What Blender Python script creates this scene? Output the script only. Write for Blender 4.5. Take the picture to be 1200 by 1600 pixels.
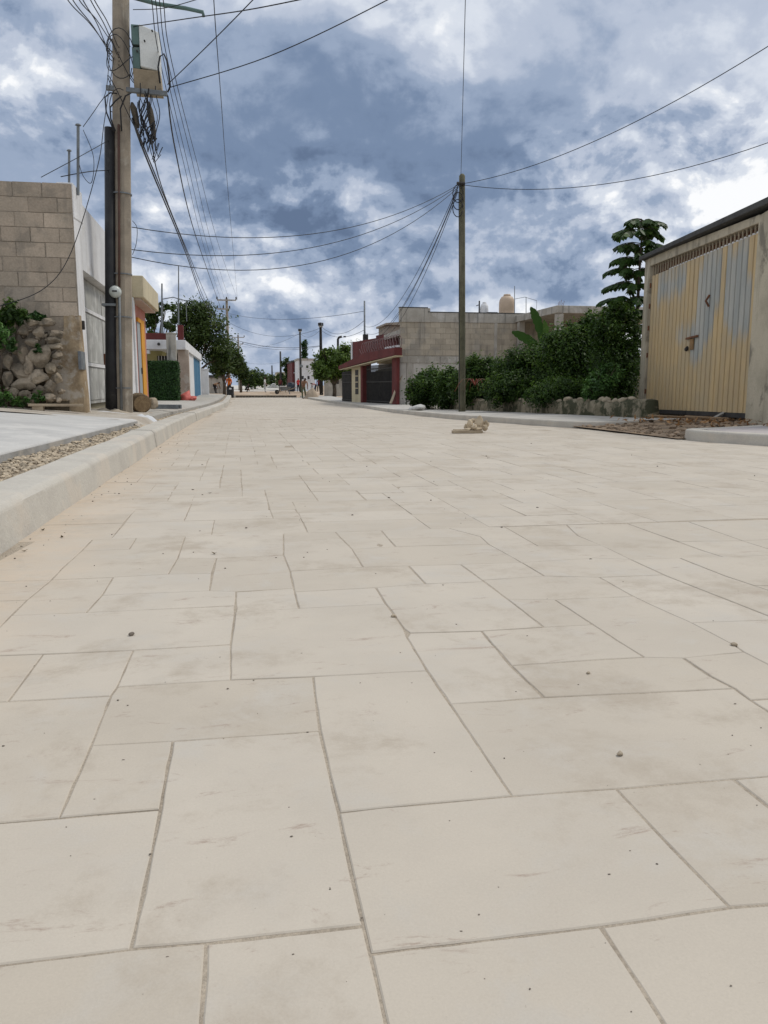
import bpy, bmesh, math, random
import numpy as np
from mathutils import Vector, Matrix, noise as mnoise
random.seed(7); np.random.seed(7)
for o in list(bpy.data.objects): bpy.data.objects.remove(o)
S = bpy.context.scene; COL = S.collection
# ------------------------------------------------------------------ camera
F, HZ, VX, CZ = 1250., 603., 370., .70
TH = math.atan((800-HZ)/F); PS = math.atan((600-VX)/F*math.cos(TH))
cd = bpy.data.cameras.new('camera'); cam = bpy.data.objects.new('camera', cd); COL.objects.link(cam)
cd.sensor_fit = 'VERTICAL'; cd.sensor_height = 36; cd.sensor_width = 27; cd.lens = F/1600*36
cd.clip_start = .05; cd.clip_end = 6000
cam.location = (0, 0, CZ); cam.rotation_euler = (math.pi/2-TH, 0, -PS); S.camera = cam
# ------------------------------------------------------------------ pixel rays (photo is 1200 x 1600)
_f = Vector((math.sin(PS)*math.cos(TH), math.cos(PS)*math.cos(TH), -math.sin(TH)))
_r = Vector((math.cos(PS), -math.sin(PS), 0)); _u = _r.cross(_f)
def ray(px, py): return _f + _r*((px-600)/F) + _u*((800-py)/F)
def sst(a, b, x):
    t = min(1, max(0, (x-a)/(b-a))); return t*t*(3-2*t)
def zg(Y): return -.22*sst(8, 34, Y) + .22*sst(42, 85, Y) + .9*sst(110, 260, Y)
def G(px, py, dz=0.):                     # where the ray meets the ground (+dz)
    d = ray(px, py); s = .3
    while s < 900:
        if CZ+d.z*s < zg(d.y*s)+dz:
            return Vector((d.x*s, d.y*s, zg(d.y*s)+dz))
        s *= 1.002
    return Vector((d.x*300, d.y*300, zg(300)+dz))
def YP(px, py, Y): d = ray(px, py); return Vector((0, 0, CZ)) + d*(Y/d.y)
def XP(px, py, X): d = ray(px, py); return Vector((0, 0, CZ)) + d*(X/d.x)
# ------------------------------------------------------------------ world: daylight sky broken by heavy cloud
SUN_EL, SUN_AZ = math.radians(56), math.radians(72)      # azimuth from +Y towards +X
W = bpy.data.worlds.new('World'); S.world = W; W.use_nodes = True
nt = W.node_tree; nt.nodes.clear()
class NT:
    def __init__(s, nt): s.nt = nt
    def n(s, t, **k):
        nd = s.nt.nodes.new(t)
        for a, b in k.items():
            if a == 'op': nd.operation = b
            else: setattr(nd, a, b)
        return nd
    def put(s, sock, v):
        if isinstance(v, bpy.types.NodeSocket): s.nt.links.new(v, sock)
        elif v is not None: sock.default_value = v
    def math(s, op, a, b=None, c=None, clamp=False):
        nd = s.n('ShaderNodeMath', op=op); nd.use_clamp = clamp
        for i, v in enumerate((a, b, c)):
            if v is not None: s.put(nd.inputs[i], v)
        return nd.outputs[0]
    def vmath(s, op, a, b=None, scale=None):
        nd = s.n('ShaderNodeVectorMath', op=op); s.put(nd.inputs[0], a)
        if b is not None: s.put(nd.inputs[1], b)
        if scale is not None: s.put(nd.inputs['Scale'], scale)
        return nd.outputs['Value'] if op in ('DOT_PRODUCT', 'LENGTH') else nd.outputs['Vector']
    def smooth(s, v, a, b, lo=0., hi=1.):
        nd = s.n('ShaderNodeMapRange'); nd.interpolation_type = 'SMOOTHSTEP'
        s.put(nd.inputs['Value'], v); s.put(nd.inputs['From Min'], a); s.put(nd.inputs['From Max'], b)
        s.put(nd.inputs['To Min'], lo); s.put(nd.inputs['To Max'], hi); return nd.outputs['Result']
    def noise(s, vec, scale, detail=6., rough=.55, dist=0., out='Fac'):
        nd = s.n('ShaderNodeTexNoise'); s.put(nd.inputs['Vector'], vec); s.put(nd.inputs['Scale'], scale)
        s.put(nd.inputs['Detail'], detail); s.put(nd.inputs['Roughness'], rough); s.put(nd.inputs['Distortion'], dist)
        return nd.outputs[out]
    def mix(s, fac, a, b, blend='MIX'):
        nd = s.n('ShaderNodeMix'); nd.data_type = 'RGBA'; nd.blend_type = blend
        s.put(nd.inputs[0], fac); s.put(nd.inputs[6], a); s.put(nd.inputs[7], b); return nd.outputs[2]
w = NT(nt)
tc = w.n('ShaderNodeTexCoord'); D = tc.outputs['Generated']
sep = w.n('ShaderNodeSeparateXYZ'); nt.links.new(D, sep.inputs[0])
dz_ = w.math('ADD', w.math('MAXIMUM', sep.outputs['Z'], 0.), .16)
com = w.n('ShaderNodeCombineXYZ')
w.put(com.inputs[0], w.math('DIVIDE', sep.outputs['X'], dz_)); w.put(com.inputs[1], w.math('DIVIDE', sep.outputs['Y'], dz_)); com.inputs[2].default_value = 3.7
P = com.outputs[0]
# where the heavy cloud and the sunlit cumulus stand (compass directions)
DARK = [(900, 40, 9, .14), (1080, 90, 9, .14), (760, 60, 6, .10), (350, 255, 6.5, .9), (470, 268, 6.5, 1.1), (610, 275, 6.5, 1.1), (740, 285, 5.5, .9), (260, 290, 5, .35), (540, 160, 6, .12), (400, 160, 6, .12), (850, 265, 5, .4), (60, 205, 6, .55), (150, 120, 5, .2),
        (870, 360, 4, .75), (950, 375, 4, .7), (800, 345, 3.5, .5), (350, 445, 3.5, .45), (450, 445, 4, .5), (550, 440, 4, .4), (470, 560, 4, .3), (400, 575, 4, .35), (560, 575, 4, .25), (680, 460, 4, .35), (600, 300, 5, .4), (700, 320, 4, .4), (30, 20, 6, .25), (250, 480, 4, .4)]
LIGHT = [(20, 78, 3.2, 1.5), (85, 165, 3, .8), (110, 130, 3, .5), (660, 90, 5, .3), (950, 60, 11, .08), (1120, 120, 10, .08), (430, 30, 9, .12), (230, 60, 7, .2), (1060, 290, 4.5, 1.8), (960, 305, 4, 1.4), (1120, 300, 4, 1.6), (860, 325, 3.5, 1.1), (490, 335, 4, 2.), (420, 345, 3.5, 1.5), (290, 345, 4, 1.5), (250, 390, 4.5, 1.5), (360, 390, 4.5, 1.5), (500, 390, 4.5, 1.4), (620, 380, 4, .6), (760, 390, 5, .6), (820, 440, 5, .6), (520, 490, 4, 1.3), (620, 500, 4, 1.), (420, 500, 3.5, 1.2), (300, 450, 4, 1.2), (940, 440, 4, .6)]
def blobsum(L):
    acc = None
    for px, py, rad, amp in L:
        d = ray(px, py).normalized()
        v = w.smooth(w.vmath('DOT_PRODUCT', DW, tuple(d)), math.cos(math.radians(rad*1.5)), 1., 0., amp)
        acc = v if acc is None else w.math('ADD', acc, v)
    return acc
# ragged cloud edges: the direction is warped before it is compared
wn = w.noise(D, 6., 4., .52, .0, 'Color')
DW = w.vmath('NORMALIZE', w.vmath('ADD', D, w.vmath('MULTIPLY', w.vmath('SUBTRACT', wn, (.5, .5, .5)), (.24, .24, .15))))
dk = blobsum(DARK); lt = blobsum(LIGHT)
sat = lambda v: w.math('DIVIDE', v, w.math('ADD', v, .9))
dks, lts = sat(dk), sat(lt)
na = w.noise(P, .9, 6., .55, .3); st = (1., 1., 1.35)
DS = w.vmath('MULTIPLY', D, st); nb_ = w.noise(DS, 9.5, 8., .57, .15); nb2 = w.noise(w.vmath('ADD', DS, (-.006, -.002, -.022)), 9.5, 8., .57, .15)
relief = w.math('SUBTRACT', nb_, nb2)
tone = w.math('ADD', .80, w.math('SUBTRACT', w.math('MULTIPLY', lts, .27), w.math('MULTIPLY', dks, .80)))
tone = w.math('ADD', tone, w.math('MULTIPLY', w.math('SUBTRACT', na, .5), .35))
tone = w.math('ADD', tone, w.math('MULTIPLY', w.math('SUBTRACT', nb_, .5), w.math('ADD', .20, w.math('MULTIPLY', lts, 1.0))))
tone = w.math('ADD', tone, w.math('MULTIPLY', relief, w.math('ADD', .25, w.math('MULTIPLY', lts, 2.2))))
rp = w.n('ShaderNodeValToRGB'); w.put(rp.inputs[0], tone); cr = rp.color_ramp; cr.interpolation = 'EASE'
for i_, (p_, c_) in enumerate([(0., (.105, .150, .240)), (.25, (.155, .213, .322)), (.46, (.262, .325, .44)), (.64, (.405, .456, .555)), (.82, (.57, .61, .68)), (1., (.80, .81, .825))]):
    e_ = cr.elements[i_] if i_ < 2 else cr.elements.new(p_)
    e_.position = p_; e_.color = c_+(1,)
cr.elements[1].position = .25
ccol = w.vmath('SCALE', rp.outputs[0], scale=10.)
clear = w.math('ADD', w.math('MULTIPLY', lts, .6), w.math('ADD', w.math('MULTIPLY', dks, 1.), w.math('ADD', w.math('MULTIPLY', na, .6), w.math('MULTIPLY', nb_, .5))))
cover = w.smooth(clear, .30, .46)
sky = w.n('ShaderNodeTexSky'); sky.sky_type = 'NISHITA'; sky.sun_disc = False
sky.sun_elevation = SUN_EL; sky.sun_rotation = SUN_AZ; sky.air_density = 1.; sky.dust_density = 1.2; sky.ozone_density = 1.5
fin = w.mix(cover, sky.outputs[0], ccol)
bg = w.n('ShaderNodeBackground'); nt.links.new(fin, bg.inputs[0]); bg.inputs[1].default_value = .1
wo = w.n('ShaderNodeOutputWorld'); nt.links.new(bg.outputs[0], wo.inputs[0])
# ------------------------------------------------------------------ sun behind thin cloud
sl = bpy.data.lights.new('sun', 'SUN'); sl.energy = 1.5; sl.angle = math.radians(14); sl.color = (1, .95, .87)
so = bpy.data.objects.new('sun', sl); COL.objects.link(so)
sd = Vector((math.sin(SUN_AZ)*math.cos(SUN_EL), math.cos(SUN_AZ)*math.cos(SUN_EL), math.sin(SUN_EL)))
so.rotation_euler = sd.to_track_quat('Z', 'Y').to_euler(); so.location = (8, 4, 12)
vs = S.view_settings; vs.view_transform = 'Standard'; vs.look = 'None'; vs.exposure = .28; vs.gamma = 1; vs.use_curve_mapping = False
S.render.resolution_x, S.render.resolution_y = 768, 1024
# ------------------------------------------------------------------ materials
MATS = {}
def M(name, c, c2=None, scale=3., rough=.88, bump=.25, bscale=45., stain=None, streak=None, tint=0., spec=.25, metal=0., fine=.10, grime=None):
    """c base colour, c2 broad variation, stain=(colour, scale, threshold, amount), streak=(colour, amount) runs down, tint reads the 'tint' attribute"""
    if name in MATS: return MATS[name]
    m = bpy.data.materials.new(name); m.use_nodes = True; t = m.node_tree; t.nodes.clear(); k = NT(t)
    geo = k.n('ShaderNodeNewGeometry'); pos = geo.outputs['Position']
    c4 = tuple(c)+(1,); c24 = tuple(c2)+(1,) if c2 else tuple(x*.72 for x in c)+(1,)
    col = k.mix(k.smooth(k.noise(pos, scale, 5., .6), .38, .66), c4, c24)
    fn = k.noise(pos, bscale, 4., .65)
    col = k.mix(1., col, k.mix(fn, (1-fine*2.2,)*3+(1,), (1+fine*1.6,)*3+(1,)), 'MULTIPLY')
    if stain:
        sc, ss_, thr, am = stain
        col = k.mix(k.smooth(k.noise(pos, ss_, 6., .65, .3), thr, thr+.12, 0., am), col, tuple(sc)+(1,))
    if streak:
        sc, am = streak
        pv = k.vmath('MULTIPLY', pos, (1., 1., .09))
        col = k.mix(k.smooth(k.noise(pv, 5.5, 5., .6), .50, .72, 0., am), col, tuple(sc)+(1,))
    if tint:
        at = k.n('ShaderNodeAttribute', attribute_name='tint')
        col = k.mix(1., col, k.mix(at.outputs['Fac'], (1-tint,)*3+(1,), (1+tint,)*3+(1,)), 'MULTIPLY')
    b = k.n('ShaderNodeBsdfPrincipled'); k.put(b.inputs['Base Color'], col)
    b.inputs['Roughness'].default_value = rough; b.inputs['Metallic'].default_value = metal
    b.inputs['Specular IOR Level'].default_value = spec
    if bump:
        bp = k.n('ShaderNodeBump'); bp.inputs['Strength'].default_value = bump; bp.inputs['Distance'].default_value = .02
        k.put(bp.inputs['Height'], k.math('ADD', k.math('MULTIPLY', fn, .5), k.noise(pos, scale*4, 5., .6)))
        t.links.new(bp.outputs[0], b.inputs['Normal'])
    o = k.n('ShaderNodeOutputMaterial'); t.links.new(b.outputs[0], o.inputs[0])
    MATS[name] = m; return m
def leafmat(name, a, b, c, trans=.25, rough=.5):
    if name in MATS: return MATS[name]
    m = bpy.data.materials.new(name); m.use_nodes = True; t = m.node_tree; t.nodes.clear(); k = NT(t)
    at = k.n('ShaderNodeAttribute', attribute_name='tint')
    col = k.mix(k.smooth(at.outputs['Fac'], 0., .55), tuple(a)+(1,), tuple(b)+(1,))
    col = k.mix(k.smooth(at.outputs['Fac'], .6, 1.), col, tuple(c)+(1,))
    p = k.n('ShaderNodeBsdfPrincipled'); k.put(p.inputs['Base Color'], col); p.inputs['Roughness'].default_value = rough
    p.inputs['Specular IOR Level'].default_value = .3
    tr = k.n('ShaderNodeBsdfTranslucent'); k.put(tr.inputs[0], col)
    mx = k.n('ShaderNodeMixShader'); mx.inputs[0].default_value = trans
    t.links.new(p.outputs[0], mx.inputs[1]); t.links.new(tr.outputs[0], mx.inputs[2])
    o = k.n('ShaderNodeOutputMaterial'); t.links.new(mx.outputs[0], o.inputs[0]); MATS[name] = m; return m
# ------------------------------------------------------------------ mesh building
class MB:
    def __init__(s): s.v = []; s.f = []; s.t = []
    def add(s, vs, fs, tint=.5):
        o = len(s.v); s.v += [tuple(x) for x in vs]; s.f += [tuple(i+o for i in f) for f in fs]; s.t += [tint]*len(vs); return s
    def hexa(s, b, t, tint=.5):            # 4 bottom points, 4 top points (counter-clockwise seen from above)
        return s.add(list(b)+list(t), [(3, 2, 1, 0), (4, 5, 6, 7), (0, 1, 5, 4), (1, 2, 6, 5), (2, 3, 7, 6), (3, 0, 4, 7)], tint)
    def box(s, x0, x1, y0, y1, z0, z1, tint=.5):
        return s.hexa([(x0, y0, z0), (x1, y0, z0), (x1, y1, z0), (x0, y1, z0)], [(x0, y0, z1), (x1, y0, z1), (x1, y1, z1), (x0, y1, z1)], tint)
    def bar(s, a, b, wx, wz, up=(0, 0, 1), tint=.5):   # box beam from a to b
        a = Vector(a); b = Vector(b); d = (b-a).normalized(); up = Vector(up)
        if abs(d.dot(up)) > .98: up = Vector((0, 1, 0))
        sx = d.cross(up).normalized()*wx/2; sz = sx.cross(d).normalized()*wz/2
        q = [a-sx-sz, a+sx-sz, b+sx-sz, b-sx-sz]; r = [a-sx+sz, a+sx+sz, b+sx+sz, b-sx+sz]
        return s.hexa(q, r, tint)
    def tube(s, path, rad, n=8, caps=True, tint=.5):
        path = [Vector(p) for p in path]; m = len(path)
        if not hasattr(rad, '__len__'): rad = [rad]*m
        vs, fs = [], []; ref = None
        for i, p in enumerate(path):
            d = (path[min(i+1, m-1)]-path[max(i-1, 0)]).normalized()
            if ref is None:
                ref = Vector((1, 0, 0)) if abs(d.x) < .9 else Vector((0, 1, 0))
            a = (ref-d*ref.dot(d)).normalized(); ref = a; b = d.cross(a)
            for k in range(n):
                an = 2*math.pi*k/n; vs.append(p+(a*math.cos(an)+b*math.sin(an))*rad[i])
        for i in range(m-1):
            for k in range(n):
                fs.append((i*n+k, i*n+(k+1) % n, (i+1)*n+(k+1) % n, (i+1)*n+k))
        if caps: fs += [tuple(range(n-1, -1, -1)), tuple(range((m-1)*n, m*n))]
        return s.add(vs, fs, tint)
    def lathe(s, c, prof, n=20, tint=.5):
        return s.tube([(c[0], c[1], c[2]+z) for r, z in prof], [max(r, .001) for r, z in prof], n, True, tint)
    def prism(s, pts, z0, z1, tint=.5):
        n = len(pts); vs = [(p[0], p[1], z0) for p in pts]+[(p[0], p[1], z1) for p in pts]
        return s.add(vs, [tuple(range(n-1, -1, -1)), tuple(range(n, 2*n))]+[(i, (i+1) % n, n+(i+1) % n, n+i) for i in range(n)], tint)
    def sheet(s, rows, tint=.5):
        m, n = len(rows), len(rows[0]); vs = [p for r in rows for p in r]
        return s.add(vs, [(i*n+j, i*n+j+1, (i+1)*n+j+1, (i+1)*n+j) for i in range(m-1) for j in range(n-1)], tint)
    def rock(s, c, r, seed=0, sub=2, amp=.25, freq=1.6, flat=1., rot=0., tint=.5):
        bm = bmesh.new(); bmesh.ops.create_icosphere(bm, subdivisions=sub, radius=1.)
        R = Matrix.Rotation(rot, 3, 'Z'); vs = []
        for v in bm.verts:
            d = v.co.normalized(); k = 1+amp*mnoise.noise(d*freq+Vector((seed*3.1, seed*1.7, seed)))*1.6+(amp*.45*mnoise.noise(d*freq*3.3+Vector((seed, 0, 5))) if sub > 1 else 0)
            # facet: clamp along a few random directions
            for q in range(9 if sub > 1 else 4):
                rr = random.Random(seed*17+q); nn = Vector((rr.uniform(-1, 1), rr.uniform(-1, 1), rr.uniform(-1, 1))).normalized()
                h = d.dot(nn)*k
                if h > .68: k *= .68/h
            p = d*k; p = Vector((p.x*r[0], p.y*r[1], p.z*r[2])); p = R @ p
            vs.append(Vector(c)+p)
        fs = [tuple(v.index for v in f.verts) for f in bm.faces]; bm.free()
        return s.add(vs, fs, tint)
    def build(s, name, mat, parent=None, smooth=False, bevel=0., org=None, seg=2):
        me = bpy.data.meshes.new(name)
        if org is None: org = parent_world(parent) if parent else Vector((0, 0, 0))
        o0 = Vector(org)
        me.from_pydata([tuple(Vector(v)-o0) for v in s.v], [], s.f); me.update()
        at = me.attributes.new('tint', 'FLOAT', 'POINT'); at.data.foreach_set('value', s.t)
        if smooth: me.polygons.foreach_set('use_smooth', [True]*len(me.polygons))
        me.materials.append(mat)
        o = bpy.data.objects.new(name, me); COL.objects.link(o)
        if parent:
            o.parent = parent; o.location = o0-parent_world(parent)
        else: o.location = o0
        if bevel:
            b = o.modifiers.new('bevel', 'BEVEL'); b.width = bevel; b.segments = seg; b.limit_method = 'ANGLE'; b.angle_limit = math.radians(40)
        return o
WL = {}
def parent_world(p):
    v = Vector(p.location)
    while p.parent: p = p.parent; v = v+Vector(p.location)
    return v
def tag(o, label=None, cat=None, group=None, kind=None):
    if label: o['label'] = label
    if cat: o['category'] = cat
    if group: o['group'] = group
    if kind: o['kind'] = kind
    return o
def thing(name, label, cat, loc, group=None):
    o = bpy.data.objects.new(name, None); COL.objects.link(o); o.location = loc; o.empty_display_size = .2
    return tag(o, label, cat, group)
def place(me, name, parent, world):       # a piece that shares its mesh
    o = bpy.data.objects.new(name, me); COL.objects.link(o); o.parent = parent; o.location = Vector(world)-parent_world(parent); return o
def lerp(a, b, t): return a+(b-a)*t
def plin(tab, x):
    if x <= tab[0][0]: return tab[0][1]
    for (a, b), (c, d) in zip(tab, tab[1:]):
        if x <= c: return b+(d-b)*(x-a)/(c-a)
    return tab[-1][1]
# ------------------------------------------------------------------ palette
def pavemat():
    m = bpy.data.materials.new('paving'); m.use_nodes = True; t = m.node_tree; t.nodes.clear(); k = NT(t)
    pos = k.n('ShaderNodeNewGeometry').outputs['Position']
    col = k.mix(k.smooth(k.noise(pos, 2.3, 5., .6), .3, .7), (.505, .450, .372, 1), (.462, .412, .342, 1))
    at = k.n('ShaderNodeAttribute', attribute_name='tint')
    col = k.mix(1., col, k.mix(at.outputs['Fac'], (.95, .942, .93, 1), (1.035, 1.04, 1.05, 1)), 'MULTIPLY')
    col = k.mix(k.smooth(k.noise(pos, 4.5, 6., .65, .4), .50, .70, 0., .8), col, (.478, .438, .378, 1))         # greyer film
    col = k.mix(k.smooth(k.noise(pos, 1.9, 8., .74, .2), .50, .66, 0., .9), col, (.40, .345, .275, 1))         # sandy smudges
    pv = k.vmath('MULTIPLY', pos, (1., 3.2, 1.))
    col = k.mix(k.smooth(k.noise(pv, 4.1, 9., .8, .6), .575, .68, 0., .85), col, (.33, .255, .205, 1))           # reddish scuffs
    col = k.mix(k.smooth(k.noise(pos, 130., 3., .6), .70, .78, 0., .6), col, (.22, .18, .14, 1))                 # pin holes, grit
    col = k.mix(1., col, k.mix(k.noise(pos, 260., 3., .7), (.90, .90, .90, 1), (1.09, 1.09, 1.09, 1)), 'MULTIPLY')
    sp = k.n('ShaderNodeSeparateXYZ'); t.links.new(pos, sp.inputs[0])
    xe = k.math('ADD', sp.outputs['X'], k.math('MULTIPLY', k.math('SUBTRACT', k.noise(pos, 4., 5., .7), .5), .8))
    dust = k.math('MULTIPLY', k.smooth(xe, -.42, -.95), k.smooth(k.noise(pos, 16., 6., .7), .25, .62))
    col = k.mix(k.math('MULTIPLY', dust, .7), col, (.54, .435, .325, 1))                                         # sand lying along the kerb
    b = k.n('ShaderNodeBsdfPrincipled'); k.put(b.inputs['Base Color'], col); b.inputs['Roughness'].default_value = .8; b.inputs['Specular IOR Level'].default_value = .25
    bp = k.n('ShaderNodeBump'); bp.inputs['Strength'].default_value = .22; bp.inputs['Distance'].default_value = .006
    k.put(bp.inputs['Height'], k.math('ADD', k.math('MULTIPLY', k.noise(pos, 160., 4., .7), .35), k.noise(k.vmath('MULTIPLY', pos, (1., 2.5, 1.)), 14., 6., .65)))
    t.links.new(bp.outputs[0], b.inputs['Normal'])
    o = k.n('ShaderNodeOutputMaterial'); t.links.new(b.outputs[0], o.inputs[0]); return m
PAVE = pavemat()
BED = M('joint_sand', (.445, .38, .298), (.355, .30, .235), 9, .95, .5, 180, fine=.28)
CONC = M('kerb_concrete', (.50, .47, .41), (.44, .41, .36), 2.2, .9, .35, 60, stain=((.54, .48, .40), 1.6, .52, .6))
SLAB = M('slab_concrete', (.50, .49, .465), (.43, .42, .40), 1.4, .85, .15, 70, stain=((.56, .54, .505), 1.5, .5, .7), streak=None)
EDGEC = M('old_kerb', (.36, .35, .33), (.26, .25, .23), 2., .92, .35, 50, stain=((.42, .38, .32), 3, .5, .6))
DIRT = M('dirt', (.36, .28, .20), (.26, .19, .13), 1.2, .97, .7, 30, stain=((.42, .36, .28), 2.2, .5, .6), fine=.22)
REDDIRT = M('red_dirt', (.32, .235, .16), (.20, .15, .105), 2.5, .97, .9, 28, stain=((.36, .25, .15), 3.5, .5, .7), fine=.28)
STONE = M('limestone', (.31, .255, .19), (.15, .125, .09), 4, .93, .6, 30, stain=((.12, .105, .08), 5, .52, .75), tint=.42, fine=.18)
GRAV = M('gravel', (.46, .38, .275), (.38, .32, .24), 9, .95, .4, 90, tint=.35)
BLOCK = M('old_block', (.43, .355, .275), (.35, .295, .23), 2.4, .94, .5, 38, stain=((.24, .21, .17), 3, .53, .6), streak=((.2, .18, .15), .6), tint=.15, fine=.16)
MORT = M('mortar', (.36, .31, .25), (.27, .235, .19), 3, .95, .6, 40, stain=((.14, .13, .11), 4, .55, .5))
WHITEW = M('white_paint', (.70, .70, .70), (.60, .60, .60), 1.6, .85, .25, 45, stain=((.50, .47, .42), 2.2, .58, .6), streak=((.40, .38, .35), .35))
GREYW = M('grey_render', (.42, .395, .345), (.34, .315, .27), 1.6, .92, .35, 40, stain=((.52, .50, .46), 2, .52, .6), streak=((.10, .10, .095), .75))
GBLOCK = M('grey_block', (.44, .385, .30), (.37, .325, .255), 1.3, .93, .35, 35, stain=((.29, .27, .235), 1.1, .52, .6), streak=((.13, .125, .11), .55), tint=.10)
BASEW = M('eroded_render', (.36, .275, .175), (.27, .20, .125), 3, .95, .8, 26, stain=((.47, .42, .35), 2.4, .47, .85), fine=.2)
POLEC = M('pole_concrete', (.34, .29, .225), (.25, .215, .17), 2.3, .92, .35, 50, stain=((.42, .385, .32), 3, .55, .6), streak=((.12, .105, .085), .6))
WOODP = M('weathered_pole', (.135, .13, .085), (.095, .09, .06), 3, .9, .5, 40, streak=((.20, .18, .125), .7))
BLACKP = M('black_plastic', (.018, .018, .020), (.03, .03, .03), 3, .5, .1, 50, stain=((.10, .095, .09), 3, .6, .5))
CABLE = M('cable', (.02, .021, .024), (.03, .03, .032), 3, .6, 0, 50)
GREENM = M('green_metal', (.12, .19, .175), (.10, .16, .15), 3, .6, .05, 40, stain=((.2, .2, .18), 5, .6, .4))
LGREY = M('cabinet_paint', (.66, .68, .66), (.58, .60, .58), 2, .6, .05, 40, stain=((.35, .30, .24), 8, .68, .6))
TANW = M('tan_board', (.36, .30, .215), (.29, .24, .17), 4, .85, .3, 40)
WOOD = M('raw_timber', (.40, .325, .23), (.29, .23, .16), 5, .9, .4, 50, stain=((.2, .16, .11), 4, .55, .5))
METALG = M('galvanised', (.20, .22, .23), (.14, .15, .16), 5, .6, .1, 60, metal=.2)
RUST = M('rust', (.19, .085, .045), (.11, .055, .035), 12, .9, .4, 80)
DARKIRON = M('dark_iron', (.035, .033, .032), (.05, .046, .042), 5, .7, .1, 60)
INNER = M('porch_inside', (.24, .215, .15), (.19, .17, .12), 2, .9, .2, 40)
REDP = M('oxide_red_paint', (.135, .032, .030), (.10, .027, .025), 2, .8, .15, 40, streak=((.09, .03, .028), .4))
SALMON = M('salmon_paint', (.46, .19, .145), (.40, .17, .13), 1.5, .85, .15, 40)
CREAM = M('cream_paint', (.55, .48, .33), (.48, .42, .29), 1.5, .85, .15, 40, streak=((.34, .30, .22), .3))
ORANGE = M('orange_paint', (.66, .31, .035), (.58, .26, .03), 2, .75, .1, 40)
YELLOWW = M('pale_yellow_paint', (.46, .42, .20), (.40, .37, .18), 2, .85, .1, 40)
BLUEP = M('blue_paint', (.045, .16, .27), (.035, .12, .21), 2.5, .7, .1, 40)
DOORG = M('weathered_door', (.42, .42, .39), (.33, .33, .31), 2.5, .7, .2, 40, stain=((.55, .55, .52), 3, .5, .7), streak=((.21, .19, .165), .6))
ROOFD = M('roof_edge', (.075, .075, .072), (.05, .05, .05), 3, .85, .3, 40, stain=((.15, .145, .13), 3, .55, .6))
GARW = M('garage_render', (.50, .45, .345), (.40, .36, .275), 1.8, .93, .4, 40, stain=((.17, .155, .125), 1.7, .54, .8), streak=((.13, .115, .09), .55))
MOSSW = M('mossy_wall', (.26, .225, .16), (.17, .15, .10), 3.5, .96, .9, 30, stain=((.035, .04, .02), 3.2, .44, .9), streak=((.06, .06, .038), .8), fine=.2)
BARK = M('bark', (.12, .095, .07), (.075, .06, .045), 6, .95, .6, 40)
POWDER = M('cement_powder', (.62, .63, .64), (.55, .56, .57), 3, .95, .3, 60)
SACK = M('sacking', (.55, .55, .53), (.44, .44, .42), 5, .9, .6, 30)
HEDGE = leafmat('hedge_leaf', (.016, .045, .012), (.036, .090, .020), (.075, .16, .035))
BUSH = leafmat('bush_leaf', (.021, .048, .008), (.050, .102, .015), (.11, .185, .028), .4)
BUSHY = leafmat('young_leaf', (.030, .075, .015), (.065, .145, .03), (.11, .21, .05))
TREEL = leafmat('tree_leaf', (.030, .052, .012), (.062, .102, .022), (.12, .165, .04), .4)
TREEY = leafmat('light_tree_leaf', (.045, .08, .012), (.10, .165, .022), (.17, .25, .04), .35)
DRYL = leafmat('dry_leaf', (.05, .04, .02), (.10, .07, .035), (.16, .10, .05))
BROAD = leafmat('broad_leaf', (.020, .046, .009), (.042, .088, .016), (.09, .155, .03), .35)
REDL = leafmat('red_leaf', (.12, .03, .02), (.22, .06, .04), (.30, .10, .06))
# ================================================================== SETTING
YS = [-60, -20, -8, -4, 0, 2, 4, 6, 8, 10, 12, 14, 16, 18, 20, 22, 25, 28, 31, 34, 38, 42, 46, 50, 55, 60, 65, 70, 75, 80, 85, 92, 100, 110, 125, 140, 160, 180, 200, 220, 240, 260, 400, 900, 2500]
XS = [-2500, -400, -60, -20, -8, -5, -3, -1, 1, 3, 5, 7, 9, 12, 20, 60, 400, 2500]
m = MB(); m.sheet([[(x, y, zg(y)-.10) for x in XS] for y in YS]); tag(m.build('ground', DIRT, smooth=True), kind='structure')
ROAD_END = 59.6
XR = [(-10, 13.5), (2, 9.2), (5, 7.7), (8.47, 6.17), (9.6, 5.78), (13.4, 5.62), (18.5, 4.95), (24, 5.0), (30, 5.2), (36, 5.3), (48, 4.9), (60, 4.6)]
XL = [(-10, -1.0), (3.5, -1.0), (7.86, -.94), (16.8, -.92), (27.5, -.80), (40, -.42), (60, -.40)]
xr = lambda y: plin(XR, y)
xl = lambda y: plin(XL, y)
ry = [y for y in np.arange(-8, ROAD_END, .5)]+[ROAD_END]
m = MB(); m.sheet([[(lerp(xl(y)-.1, xr(y)+.15, t), y, zg(y)-.0021+.0012*mnoise.noise(Vector((t*31, y*3, 0)))) for t in np.linspace(0, 1, 33)] for y in ry])
road = tag(m.build('road', BED), kind='structure')
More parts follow.
